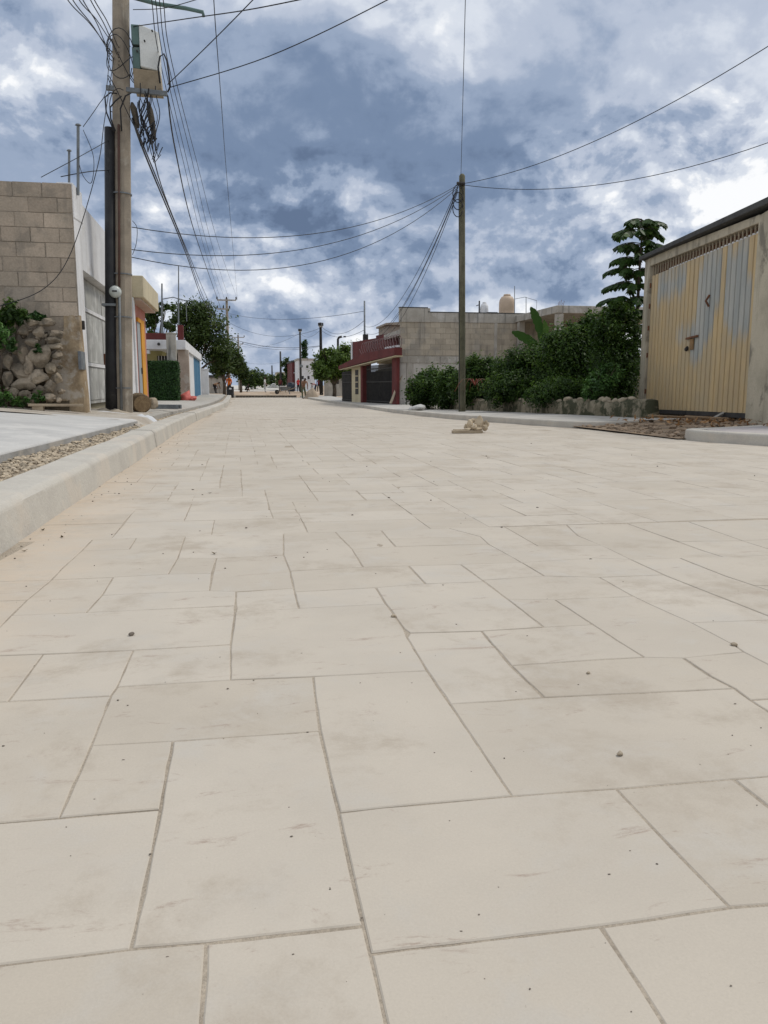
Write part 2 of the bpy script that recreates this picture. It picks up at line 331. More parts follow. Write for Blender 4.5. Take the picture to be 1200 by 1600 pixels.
# ---- paving slabs: near courses follow the photograph's joints, beyond them a random ashlar bond
TILES = [
 [(-160,1527),(205,1483),(322,1473),(311,1660),(-160,1690)], [(322,1473),(568,1446),(579,1490),(617,1660),(311,1660)],
 [(579,1490),(937,1447),(1080,1660),(617,1660)], [(937,1447),(1140,1417),(1300,1405),(1500,1660),(1080,1660)],
 [(-160,1300),(0,1286),(92,1278),(250,1265),(205,1483),(-160,1527)], [(270,1158),(500,1142),(521,1235),(530,1270),(556,1390),(568,1446),(322,1473),(205,1483),(250,1265)],
 [(142,1165),(270,1158),(250,1265),(92,1278)], [(-160,1103),(12,1096),(173,1087),(142,1165),(92,1278),(0,1286),(-160,1300)],
 [(489,1057),(667,1048),(703,1100),(757,1180),(800,1244),(600,1262),(530,1270),(521,1235),(500,1142),(494,1097)],
 [(183,1073),(360,1062),(489,1057),(494,1097),(500,1142),(270,1158),(142,1165),(173,1087)],
 [(530,1270),(600,1262),(800,1244),(962,1232),(1050,1325),(1140,1417),(937,1447),(579,1490),(568,1446),(556,1390)],
 [(962,1232),(1145,1217),(1200,1260),(1390,1398),(1140,1417),(1050,1325)], [(1145,1217),(1330,1203),(1560,1385),(1390,1398),(1200,1260)],
 [(703,1100),(850,1090),(1000,1083),(1147,1076),(1172,1094),(1200,1112),(1330,1203),(1145,1217),(962,1232),(800,1244),(757,1180)],
 [(1067,1028),(1163,1019),(1200,1038),(1290,1087),(1172,1094),(1147,1076),(1110,1057)], [(1172,1094),(1290,1087),(1480,1190),(1330,1203),(1200,1112)],
 [(640,989),(752,986),(798,1040),(850,1090),(703,1100),(667,1048),(636,996)], [(752,986),(850,980),(927,976),(965,1001),(1007,1027),(917,1032),(798,1040)],
 [(798,1040),(917,1032),(1007,1027),(1067,1028),(1110,1057),(1147,1076),(1000,1083),(850,1090)],
 [(867,937),(990,932),(1017,945),(1080,973),(1147,1008),(1163,1019),(1067,1028),(1007,1027),(965,1001),(927,976)],
 [(793,936),(867,937),(927,976),(850,980)], [(587,918),(665,912),(757,909),(793,936),(850,980),(752,986),(640,989),(630,982),(613,957),(603,944)],
 [(368,957),(467,951),(603,944),(613,957),(630,982),(636,996),(667,1048),(489,1057),(360,1062),(361,1007)], [(460,925),(587,918),(603,944),(467,951)],
 [(453,892),(567,886),(638,884),(665,912),(587,918),(460,925)], [(638,884),(720,882),(757,909),(665,912)], [(368,925),(459,919),(467,951),(368,957)],
 [(338,872),(443,867),(453,892),(459,919),(368,924),(327,923)], [(290,836),(443,832),(443,847),(443,867),(338,872),(278,872)],
 [(278,872),(338,872),(330,896),(263,897)], [(177,902),(263,897),(330,896),(327,923),(160,930)], [(160,930),(327,923),(368,924),(367,946),(135,957)],
 [(17,962),(135,957),(367,946),(368,957),(361,1007),(208,1016),(67,1022),(-45,1026)], [(67,1022),(208,1016),(183,1073),(173,1087),(12,1096)],
 [(208,1016),(361,1007),(360,1062),(183,1073)], [(-45,1026),(67,1022),(12,1096),(-160,1103)], [(80,906),(177,902),(160,930),(135,957),(17,962),(42,937)],
 [(-70,910),(80,906),(42,937),(-110,943)], [(-110,943),(42,937),(17,962),(-45,1026),(-180,1032)],
 [(215,838),(290,836),(278,872),(263,897),(177,902),(80,906),(98,887),(127,861),(202,858)], [(146,841),(215,838),(202,858),(127,861)], [(60,843),(146,841),(127,861),(98,887),(80,906),(-70,910),(5,872)],
 [(443,847),(533,841),(550,858),(567,886),(453,892),(443,867)], [(443,832),(523,830),(533,841),(443,847)], [(523,830),(595,828),(618,854),(550,858),(533,841)],
 [(550,858),(618,854),(763,850),(800,870),(815,879),(720,882),(638,884),(567,886)], [(595,828),(700,825),(750,838),(607,842)], [(607,842),(750,838),(763,850),(618,854)],
 [(700,825),(788,823),(840,853),(940,852),(952,858),(985,874),(930,872),(815,879),(763,850),(750,838)], [(815,879),(930,872),(985,874),(1037,898),(937,902),(850,900)],
 [(788,823),(885,820),(903,837),(940,852),(840,853)], [(753,906),(850,900),(937,902),(990,932),(867,937),(793,936),(757,909)], [(720,882),(815,879),(850,900),(753,906)],
 [(937,902),(1037,898),(1100,923),(1215,968),(1080,973),(1017,945),(990,932)], [(1080,973),(1215,968),(1420,1060),(1290,1087),(1200,1038),(1163,1019),(1147,1008)],
 [(985,874),(1062,872),(1133,900),(1178,915),(1330,965),(1215,968),(1100,923),(1037,898)], [(1062,872),(1230,867),(1340,915),(1178,915),(1133,900)], [(1178,915),(1340,915),(1480,960),(1330,965)],
 [(885,820),(980,818),(1033,837),(1095,859),(1130,870),(1062,872),(985,874),(952,858),(903,837)], [(980,818),(1075,815),(1160,845),(1060,846),(1033,837)], [(1060,846),(1160,845),(1230,867),(1130,870),(1095,859)],
 [(1075,815),(1240,811),(1330,838),(1160,845)], [(1160,845),(1330,838),(1430,862),(1230,867)]]
def gx(px, py): d = ray(px, py); s = -CZ/d.z; return (d.x*s, d.y*s)
def area(p): return .5*sum(a[0]*b[1]-b[0]*a[1] for a, b in zip(p, p[1:]+p[:1]))
def densify(p, step):
    out = []
    for a, b in zip(p, p[1:]+p[:1]):
        k = max(1, int(math.hypot(b[0]-a[0], b[1]-a[1])/step))
        out += [(lerp(a[0], b[0], i/k), lerp(a[1], b[1], i/k)) for i in range(k)]
    return out
def inset(p, d):
    n = len(p); out = []
    for i in range(n):
        a, b, c = p[i-1], p[i], p[(i+1) % n]
        n1 = Vector((a[1]-b[1], b[0]-a[0])).normalized(); n2 = Vector((b[1]-c[1], c[0]-b[0])).normalized()
        q = n1+n2; L = q.length
        q = q/L if L > .2 else n1
        out.append((b[0]+q.x*d/max(.45, q.dot(n1)), b[1]+q.y*d/max(.45, q.dot(n1))))
    return out
def slab_mesh(mb, poly, jh, z, tint, jit=0., flat=False):
    if area(poly) < 0: poly = poly[::-1]
    if jit:
        poly = densify(poly, .05); poly = [(x+random.gauss(0, jit), y+random.gauss(0, jit)) for x, y in poly]
    lo = inset(poly, jh); hi = inset(poly, jh+.0022); n = len(poly); tl = (random.gauss(0, .0012), random.gauss(0, .0012))
    cx = sum(p[0] for p in poly)/n; cy = sum(p[1] for p in poly)/n
    f = lambda p, dz: (p[0], p[1], zg(p[1])+z+dz+(p[0]-cx)*tl[0]+(p[1]-cy)*tl[1])
    vs = [f(p, -.009) for p in lo]+[f(p, -.0018) for p in lo]+[f(p, 0) for p in hi]
    fs = [(i, (i+1) % n, n+(i+1) % n, n+i) for i in range(n)]+[(n+i, n+(i+1) % n, 2*n+(i+1) % n, 2*n+i) for i in range(n)]+[tuple(range(2*n, 3*n))]
    mb.add(vs, fs, tint)
traced = [[gx(*q) for q in t] for t in TILES]
traced = [t if area(t) > 0 else t[::-1] for t in traced]
npc = 0
for t in traced:
    mb = MB(); slab_mesh(mb, t, random.uniform(.0012, .0032), random.gauss(0, .0005), random.random(), .0006)
    mb.build('paving_slab', PAVE, road); npc += 1
def inpoly(p, poly):
    c = False
    for (x1, y1), (x2, y2) in zip(poly, poly[1:]+poly[:1]):
        if (y1 > p[1]) != (y2 > p[1]) and p[0] < (x2-x1)*(p[1]-y1)/(y2-y1)+x1: c = not c
    return c
def hits(rc):
    x0, x1, y0, y1 = rc
    pts = [(lerp(x0, x1, (i+.5)/5), lerp(y0, y1, (j+.5)/5)) for i in range(5) for j in range(5)]
    return any(inpoly(p, t) for t in traced for p in pts)
YC = 3.80; UX = .152
def ashlar(x0, x1, y0, y1, u):
    nx = int(round((x1-x0)/u)); ny = int(round((y1-y0)/u)); occ = np.zeros((ny, nx), bool); out = []
    kinds = [(3, 2), (2, 2), (3, 3), (4, 2), (2, 3), (2, 1), (4, 3), (3, 2), (2, 3)]
    for j in range(ny):
        for i in range(nx):
            if occ[j, i]: continue
            ks = kinds[:]; random.shuffle(ks)
            for a, b in ks+[(2, 1), (1, 2), (1, 1)]:
                if i+a <= nx and j+b <= ny and not occ[j:j+b, i:i+a].any(): break
            occ[j:j+b, i:i+a] = True; out.append((x0+i*u, x0+(i+a)*u, y0+j*u, y0+(j+b)*u))
    return out
far = MB(); cand = []
for rc in ashlar(-1.05, 6.55, YC, YC+58*UX*2, UX)+ashlar(-1.05, 6.55, YC+116*UX, ROAD_END, UX): cand.append(rc)
nearfill = ashlar(-1.05, 9.5, -3.8, YC, UX)
for rc in nearfill:
    if not hits(rc): cand.append(rc); continue
    for i in range(int(round((rc[1]-rc[0])/UX))):
        for j in range(int(round((rc[3]-rc[2])/UX))):
            q = (rc[0]+i*UX, rc[0]+(i+1)*UX, rc[2]+j*UX, rc[2]+(j+1)*UX)
            if not hits(q): cand.append(q)
def vis(rc): return rc[2] >= YC and (rc[0]+rc[1])/2 < rc[2]*.75
cand.sort(key=lambda r: (not vis(r), r[2]))
for rc in cand:
    x0, x1, y0, y1 = rc; cy = (y0+y1)/2
    if (x0+x1)/2 < xl(cy)-.02 or (x0+x1)/2 > xr(cy)+.05: continue
    sk = .0035*(cy-YC)                                   # the courses are laid slightly askew
    poly = [(x0, y0), (x1, y0), (x1, y1), (x0, y1)]
    poly = [(x+random.gauss(0, .003), y+random.gauss(0, .003)) for x, y in poly]
    g = random.uniform(.0006, .0024)
    if vis(rc) and npc < 290:
        mb = MB(); slab_mesh(mb, poly, g, random.gauss(0, .0005), random.random(), .0006); mb.build('paving_slab', PAVE, road); npc += 1
    else: slab_mesh(far, poly, g, random.gauss(0, .0007), random.random())
tag(far.build('distant_paving_slabs', PAVE, road), kind='stuff')
# sand in the near joints: uneven, in places brimming over the slab edges
gx_, gy_ = np.arange(-1.0, 3.01, .022), np.arange(.55, 5.2, .022)
m = MB(); m.sheet([[(x, y, -.0021+.0011*mnoise.noise(Vector((x*4.5, y*4.5, 2)))+.0008*mnoise.noise(Vector((x*19, y*19, 7)))) for x in gx_] for y in gy_])
m.build('joint_sand', BED, road, True)
# ---- loose grit on the paving
gm = MB()
for k in range(240):
    if k < 170: px, py = random.uniform(0, 1200), lerp(690, 1590, random.random()**1.6); x, y = gx(px, py)
    else: y = random.uniform(2, 14); x = xl(y)+abs(random.gauss(0, .16))
    s = random.choice([.0009, .0011, .0014, .0018, .0024]) * max(.8, min(3.2, y/1.7))
    gm.rock((x, y, zg(y)+s*.35), (s*random.uniform(.8, 1.7), s, s*.6), k, 1, .3, tint=random.uniform(0, .5))
PEB = M('dark_grit', (.25, .21, .17), (.16, .135, .11), 30, .95, 0, 90, tint=.5)
tag(gm.build('grit', PEB), 'scattered dark grit lying on the pale paving', 'grit', kind='stuff')
for (px, py, s, lab) in [(615, 964, .013, 'small brown pebble caught in a joint of the paving'), (205, 993, .013, 'flat dark chip of stone on the paving slab'), (1147, 1009, .014, 'rounded tan pebble lodged in a long paving joint'),
                     (969, 1180, .010, 'little grey pebble in the middle of a wide paving slab'), (919, 1053, .008, 'tiny brown pebble beside a reddish scuff on the paving')]:
    x, y = gx(px, py); s *= .72; m = MB().rock((0, 0, 0), (s*1.1, s, s*.7), int(px), 2, .3, tint=.4); tag(m.build('pebble', PEB if px < 300 else GRAV, org=(0, 0, 0)), lab, 'pebble').location = (x, y, s*.45)
LEAFC = M('fallen_leaf', (.10, .075, .03), (.07, .05, .025), 40, .8, 0, 50)
for (px, py, r) in [(38, 862, .4), (67, 829, 1.2), (97, 840, 2.), (328, 771, .2), (335, 866, 2.5)]:
    x, y = gx(px, py); m = MB(); c, s = math.cos(r), math.sin(r); L = .017
    m.add([(x+c*L, y+s*L, .010), (x-s*L*.4, y+c*L*.4, .004), (x-c*L, y-s*L, .012), (x+s*L*.4, y-c*L*.4, .004), (x, y, .0015)], [(0, 1, 4), (1, 2, 4), (2, 3, 4), (3, 0, 4)])
    tag(m.build('fallen_leaf', LEAFC, org=(x, y, 0)), 'small dry brown leaf lying on the paving', 'leaf', 'dry leaves on the paving')
# ---- kerbs
def sweep(name, line, prof, mat, bevel=.012, zf=True):
    """line: list of (x, y), prof: list of (offset to the left of travel, z)"""
    m = MB(); rows = []; L = [Vector(p) for p in line]
    for i, p in enumerate(L):
        t = (L[min(i+1, len(L)-1)]-L[max(i-1, 0)]).normalized(); nl = Vector((-t.y, t.x))
        rows.append([(p.x+nl.x*o, p.y+nl.y*o, z+(zg(p.y) if zf else 0)+.006*mnoise.noise(Vector((p.x*2, p.y*2, o*5)))+.003*mnoise.noise(Vector((p.x*9, p.y*9, o*15)))) for o, z in prof])
    n = len(prof); m.sheet(rows); m.f.append(tuple(range(n))); m.f.append(tuple((len(L)-1)*n+i for i in range(n-1, -1, -1)))
    return tag(m.build(name, mat, bevel=bevel), kind='structure')
def dens_line(l, st=.35):
    out = []
    for a, b in zip(l, l[1:]):
        k = max(1, int(math.hypot(b[0]-a[0], b[1]-a[1])/st)); out += [(lerp(a[0], b[0], i/k), lerp(a[1], b[1], i/k)) for i in range(k)]
    return out+[l[-1]]
kl = [(xl(y)+.012*mnoise.noise(Vector((0, y*.7, 0))), y) for y in np.arange(-8, 59.3, .4)]
for i_ in [q_ for q_ in range(0, len(kl)-1, 22) if len(kl)-q_ > 4]: sweep('kerb', [(a_[0]+random.gauss(0, .002) if False else a_[0], a_[1]) for a_ in kl[i_:i_+22]]+[(kl[min(i_+22, len(kl)-1)][0], kl[min(i_+22, len(kl)-1)][1]-.004)], [(0, -.12), (0, 0), (.022, .165), (.05, .19), (.27, .195), (.30, .17), (.30, -.12)], CONC)
kr = dens_line([(7.35, 13.75), (6.98, 13.2), (6.6, 12.98), (6.1, 12.98), (5.8, 13.15), (5.62, 13.5), (5.3, 15.5), (4.97, 18.4), (4.95, 21), (5.0, 24), (5.2, 30), (5.3, 36), (4.95, 48), (4.6, 60)])
sweep('kerb', kr, [(0, -.12), (.24, -.12)][:0]+[(-.22, -.12), (-.22, .115), (-.02, .12), (0, .10), (.012, -.12)], CONC)
kn = [(11.5, -3), (9.3, 2), (7.75, 5), (6.16, 8.45), (5.86, 9.15), (5.80, 9.5), (5.86, 9.8), (6.05, 9.98), (6.4, 10.1), (7.0, 10.35), (7.7, 10.75)]
sweep('kerb', dens_line(kn), [(-.18, -.12), (-.18, .135), (-.02, .14), (0, .12), (.012, -.12)], CONC)
# ---- pavements
xe = lambda y: plin([(-8, -2.3), (5.9, -1.64), (11.5, -1.36)], y)      # edge of the fresh slab on the left
rows = []
for y in list(np.arange(-8, 11.6, .5))+[11.75, 11.95]:
    a = xe(y)-(.0 if y < 11.6 else (y-11.6)**2*2.2+.02)
    rows.append([(a, y, .0), (a-.006, y, .225), (a-.02, y, .24)]+[(a-d, y, .24+.075*d+.004*mnoise.noise(Vector((d*2, y, 1)))) for d in (.3, .7, 1.1, 1.6, 2.6, 5.)])
m = MB(); m.sheet(rows); n = len(rows[0]); e0 = [(p[0], p[1]+.03, p[2]-.12) for p in rows[-1]]; e0[0] = (e0[0][0], e0[0][1], -.1); m.sheet([rows[-1], e0])
o = m.build('pavement', SLAB, smooth=True); tag(o, kind='structure')
m = MB(); m.sheet([[(xe(y)+.004-k*.0015, y, z) for k, z in enumerate((-.05, .1, .222))] for y in np.arange(-8, 11.6, .5)]); tag(m.build('pavement_edge', EDGEC), kind='structure')
# rough ground behind the slab, then the next stretch of pavement
m = MB(); m.sheet([[(x, y, zg(y)+.245+.09*(-1.45-x)-.10*sst(-1.42, -1.26, x)-.2*sst(13.2, 13.8, y)*sst(-1.5, -1.4, x)+.018*mnoise.noise(Vector((x*3, y*2, 0)))) for x in (-1.24, -1.34, -1.42, -1.6, -1.9, -2.2, -2.6, -4.5)] for y in np.arange(11.2, 16.1, .3)])
tag(m.build('rough_ground', M('lime_dirt', (.46, .42, .36), (.36, .31, .25), 2.2, .96, .7, 30, fine=.2), smooth=True), kind='structure')
x2 = lambda y: plin([(13.4, -1.42), (20, -1.38), (27, -1.3), (40, -.95), (60, -.8)], y)
rows = [[(x2(y), y, zg(y)-.1), (x2(y)-.01, y, zg(y)+.22), (x2(y)-.3, y, zg(y)+.255), (x2(y)-1.2, y, zg(y)+.29), (x2(y)-4.5, y, zg(y)+.34)] for y in np.arange(13.6, 60, .8)]
m = MB(); m.sheet(rows); n0 = len(m.v); m.sheet([[(p[0], p[1]-.02, zg(13.6)-.1) for p in rows[0]], rows[0]])
tag(m.build('pavement', M('old_slab', (.43, .405, .36), (.35, .33, .29), 1.5, .92, .4, 50, stain=((.26, .235, .2), 1.8, .55, .6)), smooth=False), kind='structure')
# gravel fill between kerb and pavement
m = MB(); m.sheet([[(lerp(xl(y)-.28, (xe(y) if y < 11.7 else x2(y))+.03, t), y, zg(y)+.135+.02*mnoise.noise(Vector((t*3, y*2, 4)))) for t in (0, .25, .5, .75, 1)] for y in np.arange(-8, 59, .5)])
tag(m.build('gravel_bed', M('gravel_bed', (.38, .31, .23), (.30, .24, .175), 5, .97, .8, 50, fine=.25), smooth=True), kind='structure')
m = MB(); lim = [.006, .009, .011, .014, .019]
for k in range(5200):
    y = 3.2+abs(random.gauss(0, 1))*5.2 if k < 3600 else random.uniform(11.5, 27)
    if y > 30: continue
    x0, x1 = xl(y)-.29, (xe(y) if y < 11.7 else x2(y)); t = random.random(); s = random.choice(lim)*(1.0 if y < 11 else 1.35)*(1+.6*(random.random() < .05))
    x = lerp(x0-.01, x1+.01, t); h = zg(y)+.142+.035*t*t*(y < 11.7)+.02*mnoise.noise(Vector((x*4, y*3, 0)))
    m.rock((x, y, h), (s*random.uniform(1, 1.7), s*random.uniform(.9, 1.3), s*random.uniform(.6, .9)), k, 1, .35, rot=random.uniform(0, 3), tint=random.random())
tag(m.build('gravel', GRAV), 'loose tan gravel filling the gap behind the kerb', 'gravel', kind='stuff')
# right-hand pavement strip, driveway and near corner pavement
lwA, lwB = G(735, 642, .12), G(992, 651, .14)
rows = []
for y in list(np.arange(13.3, 24.1, .6))+list(np.arange(25, 60, 1.)):
    xa = xr(y)+.2; xb = plin([(13, 8.4), (14.7, 7.75), (18, 7.3), (22.3, 6.75), (30, 7.4), (36, 7.4), (60, 6.5)], y)
    rows.append([(lerp(xa, xb, t), y, zg(y)+.108+.02*t) for t in (0, .3, .6, 1)])
m = MB(); m.sheet(rows); tag(m.build('pavement', M('right_slab', (.46, .44, .40), (.38, .36, .33), 1.6, .9, .3, 50, stain=((.28, .25, .2), 1.7, .56, .6))), kind='structure')
rows = [[(lerp(5.72, 10.5, t), lerp(9.75, 13.2, s), .012+.10*sst(0, .45, t)+.05*mnoise.noise(Vector((t*9, s*5, 0)))*t+.035*sst(.15, .6, t)*mnoise.noise(Vector((t*23, s*15, 3)))) for t in np.linspace(0, 1, 34)] for s in np.linspace(0, 1, 22)]
m = MB(); m.sheet(rows); tag(m.build('dirt_driveway', REDDIRT, smooth=True), kind='structure')
m = MB(); m.sheet([[(lerp(8.1, 14, t), lerp(9.0, 20, s), .10+.02*mnoise.noise(Vector((t*9, s*9, 0)))) for t in np.linspace(0, 1, 8)] for s in np.linspace(0, 1, 12)]); tag(m.build('yard_ground', REDDIRT, smooth=True), kind='structure')
m = MB(); pp = [(11.7, -3), (9.5, 2), (7.95, 5), (6.36, 8.5), (6.06, 9.2), (6.02, 9.5), (6.08, 9.72), (6.5, 9.9), (7.1, 10.2), (7.9, 10.7), (16, 10.9), (16, -3)]
m.prism([(x+.02, y) for x, y in pp], -.1, .132); tag(m.build('pavement', M('corner_slab', (.44, .40, .385), (.37, .34, .325), 1.6, .9, .3, 50)), kind='structure')
# the unfinished street beyond the paving
rows = [[(x, y, zg(y)-.035+.05*mnoise.noise(Vector((x*.7, y*.35, 0)))*sst(60, 66, y)) for x in np.linspace(-8, 12, 21)] for y in list(np.arange(ROAD_END, 112, 1.6))]
m = MB(); m.sheet(rows); tag(m.build('unpaved_street', M('subgrade', (.42, .315, .22), (.32, .235, .16), .35, .97, .5, 12, stain=((.52, .45, .36), .3, .5, .7), fine=.15), smooth=True), kind='structure')
m = MB(); m.sheet([[(x, y, zg(y)-.02) for x in (-6, -2, 2, 6, 10)] for y in list(np.arange(110.2, 262, 4))+[262, 400]]); tag(m.build('far_street', M('far_concrete', (.56, .53, .48), (.50, .47, .42), .3, .9, .2, 20), smooth=True), kind='structure')
# ================================================================== LEFT SIDE
# ---- rubble wall with its stones
def rubble_wall():
    Y0 = 12.62; t = thing('rubble_wall', 'tumbledown dry stone wall of tan boulders below the bare block wall', 'stone wall', (-3.2, Y0, .3))
    m = MB(); m.sheet([[(lerp(-5.6, -2.5, u), Y0+.2+.35*v+.05*mnoise.noise(Vector((u*9, v*6, 0))), lerp(.2, 1.75-.25*mnoise.noise(Vector((u*7, 0, 2)))-.1*sst(.72, 1, u), v)) for u in np.linspace(0, 1, 22)] for v in np.linspace(0, 1, 10)])
    m.build('earth_core', M('wall_earth', (.11, .085, .055), (.07, .055, .035), 5, .97, .8, 30), t, True)
    L = [(65,557,29,34),(60,589,28,20),(37,599,31,18),(31,580,22,22),(12,564,15,25),(35,555,17,25),(45,573,11,28),(11,592,15,26),(21,613,15,18),(87,521,20,11),(86,532,21,11),(85,542,25,9),(35,516,21,18),(61,519,18,14),
         (76,504,23,12),(38,616,18,13),(52,623,14,14),(0,545,16,18),(20,538,16,14),(50,536,16,14),(4,620,18,14),(-14,566,22,26),(-16,596,24,24),(-12,620,20,14),(-36,560,24,26),(-38,590,26,28),(-36,616,24,18),(-60,575,26,30),(-62,606,26,24),(20,625,14,10),
         (-12,538,20,20),(-34,530,22,20),(-58,545,24,22),(64,610,20,16),(78,575,16,14),(78,604,16,18),(88,556,14,12),(2,522,16,14),(50,505,18,10),(20,512,16,14), (76,620,20,12), (90,590,12,16)]
    rs_ = random.Random(5)
    L = [(a_, b_, c_*.92, d_*.92) for a_, b_, c_, d_ in L]+[(rs_.uniform(-60, 96), rs_.uniform(510, 630), rs_.uniform(6, 11), rs_.uniform(5, 9)) for _ in range(60)]
    for i, (px, py, w_, h_) in enumerate(L):
        p = YP(px, py, Y0+(.06 if i >= 42 else 0)-.02+.10*((638-py)/130)); k = Y0/F*.56
        m = MB().rock((0, 0, 0), (w_*k*1.14, max(.09, w_*k*.7), h_*k*1.14), 40+i, 3, .3, 1.4, tint=random.uniform(.1, 1)); m.build('stone', STONE, t, False, org=(0, 0, 0)).location = p-parent_world(t)
    return t
rubble_wall()
# ---- white garage building with its bare block end wall
FX = -2.31; CY = 13.0
def white_building():
    t = thing('garage_building', 'whitewashed flat-roofed building with bare block end wall and shuttered doorway', 'building', (FX-1, CY+2, .3))
    y1 = XP(207, 500, FX).y; zt = 3.66; z2 = XP(150, 345, FX).z
    ya, yb = XP(134, 500, FX).y, XP(199, 500, FX).y; zd = XP(134, 425, FX).z
    m = MB(); m.box(FX-.2, FX, CY+.155, ya, -.2, z2); m.box(FX-.006, FX, CY+.01, CY+.15, -.2, zt-.05); m.box(FX-.2, FX, ya, yb, zd, z2); m.box(FX-.2, FX, yb, y1, -.2, z2)
    m.box(-9, FX-.2, y1-.15, y1, -.2, z2-.003)
    m.build('front_wall', WHITEW, t, bevel=.015)
    m = MB(); m.box(-9, FX-.02, CY+.2, y1-.15, z2-.45, z2-.25); m.build('roof', GREYW, t)
    m = MB(); m.hexa([(FX-.22, CY+.02, zt-.5), (FX+.012, CY+.02, zt-.5), (FX+.012, CY+.75, z2-.3), (FX-.22, CY+.75, z2-.3)], [(FX-.22, CY+.02, zt), (FX+.012, CY+.02, zt), (FX+.012, CY+.75, z2+.16), (FX-.22, CY+.75, z2+.16)]); m.build('parapet', WHITEW, t, bevel=.012)
    # recess and shuttered door
    m = MB(); m.box(FX-.24, FX-.205, ya-.3, yb+.3, -.1, zd+.2); m.build('door_backing', INNER, t)
    dx = FX-.16; n = 2; d = MB().box(dx-.02, dx, ya+.04, yb-.02, .40, zd-.02).build('garage_door', DOORG, t)
    for k in range(2):
        for (za, zb) in ((.46, 1.02), (1.10, 1.92), (2.0, zd-.12)):
            w0 = lerp(ya+.1, yb-.06, k/2)+.03; w1 = lerp(ya+.1, yb-.06, (k+1)/2)-.03
            MB().box(dx, dx+.012, w0, w1, za, zb).build('panel', DOORG, d, bevel=.004)
    m = MB(); m.box(dx, dx+.03, ya+.04, yb-.02, 1.03, 1.09); m.box(dx, dx+.03, ya+.04, yb-.02, 1.93, 1.99); m.box(dx+.001, dx+.033, ya+.04, ya+.10, .40, zd-.02); m.build('door_rail', WHITEW, d)
    m = MB(); m.box(dx+.012, dx+.05, lerp(ya, yb, .5)-.015, lerp(ya, yb, .5)+.015, 1.05, 1.3); m.build('bolt', RUST, d)
    a = XP(123, 555, FX+.004); b = XP(131, 578, FX+.004)
    m = MB().box(FX-.01, FX+.035, a.y, b.y, b.z, a.z+.06); m.build('meter_niche', METALG, t, bevel=.005)
    m = MB().box(FX, FX+.05, XP(126, 500, FX).y-.03, XP(126, 500, FX).y+.06, 1.55, 1.68); m.build('switch_box', DARKIRON, t, bevel=.006)
    # block end wall: courses of separate blocks on a mortar core
    core = MB().box(-9, FX-.005, CY-.008, CY+.15, -.2, zt-.03).build('mortar_core', MORT, t)
    cw, ch = .405, .212; bms = []; G_ = .0045
    for v in range(5):
        mb = MB(); w2, h2 = cw/2-G_, ch/2-G_
        mb.hexa([(-w2, -.03, -h2), (w2, -.03, -h2), (w2, .03, -h2), (-w2, .03, -h2)], [(-w2+.002*v, -.03, h2), (w2, -.03, h2-.003*v), (w2, .03, h2), (-w2, .03, h2)], v/4)
        o = mb.build('block', BLOCK, core, org=(0, 0, 0)); bms.append(o.data); bpy.data.objects.remove(o)
    r = 0; z = zt-.02-ch/2
    while z > 1.62:
        x = FX-.012-cw/2-(cw/2 if r % 2 else 0)
        if r % 2:
            hb = MB().box(-cw/4+.008, cw/4-.008, -.03, .03, -ch/2+.008, ch/2-.008, .4).build('block', BLOCK, core, bevel=.008, org=(0, 0, 0)); hb.location = Vector((FX-.012-cw/4, CY+.012, z))-parent_world(core)
        while x > -6.4:
            o = place(random.choice(bms), 'block', core, (x+random.gauss(0, .003), CY+.012+random.gauss(0, .004), z)); o.rotation_euler.y = random.gauss(0, .006)
            x -= cw
        z -= ch; r += 1
    # eroded render at the foot of the corner
    m = MB(); rows = []
    for v in np.linspace(0, 1, 16):
        z = lerp(.25, 1.75, v); wd = lerp(.52, .22, sst(.3, .9, v))
        rows.append([(lerp(FX-wd, FX+.02-.015*v, u), CY-.11*(1-v**2)*(1-.3*u)-.02-.03*mnoise.noise(Vector((u*3, v*5, 1))), z) for u in np.linspace(0, 1, 10)]+[(FX+.02, CY+.35*(1-v)+.05, z)])
    m.sheet(rows); m.build('eroded_base', BASEW, t, True)
    return t
white_building()
m = MB().bar((-2.95, 12.30, .43), (-2.22, 12.42, .42), .12, .035); m.bar((-2.9, 12.33, .37), (-2.75, 12.33, .37), .1, .1); tag(m.build('plank', WOOD, bevel=.004, org=(-2.6, 12.36, .36)), 'weathered plank lying at the foot of the stone wall', 'plank')
# ---- rods standing on the roof
def rod(px, y0, y1, Y, r, lab, name='rebar_rod'):
    a, b = YP(px[0], y0, Y), YP(px[1], y1, Y); m = MB().tube([a, lerp(a, b, .5), b], r, 6); m.tube([b, b+Vector((0, 0, .02))], [r*2.2, r*1.5], 6)
    tag(m.build(name, METALG, org=a), lab, 'rod')
rod((108, 108), 300, 236, 13.4, .018, 'short steel rod rising from the roof of the white building')
rod((122, 122), 305, 196, 13.3, .022, 'tall steel rod with frayed wire ends on the white building roof')
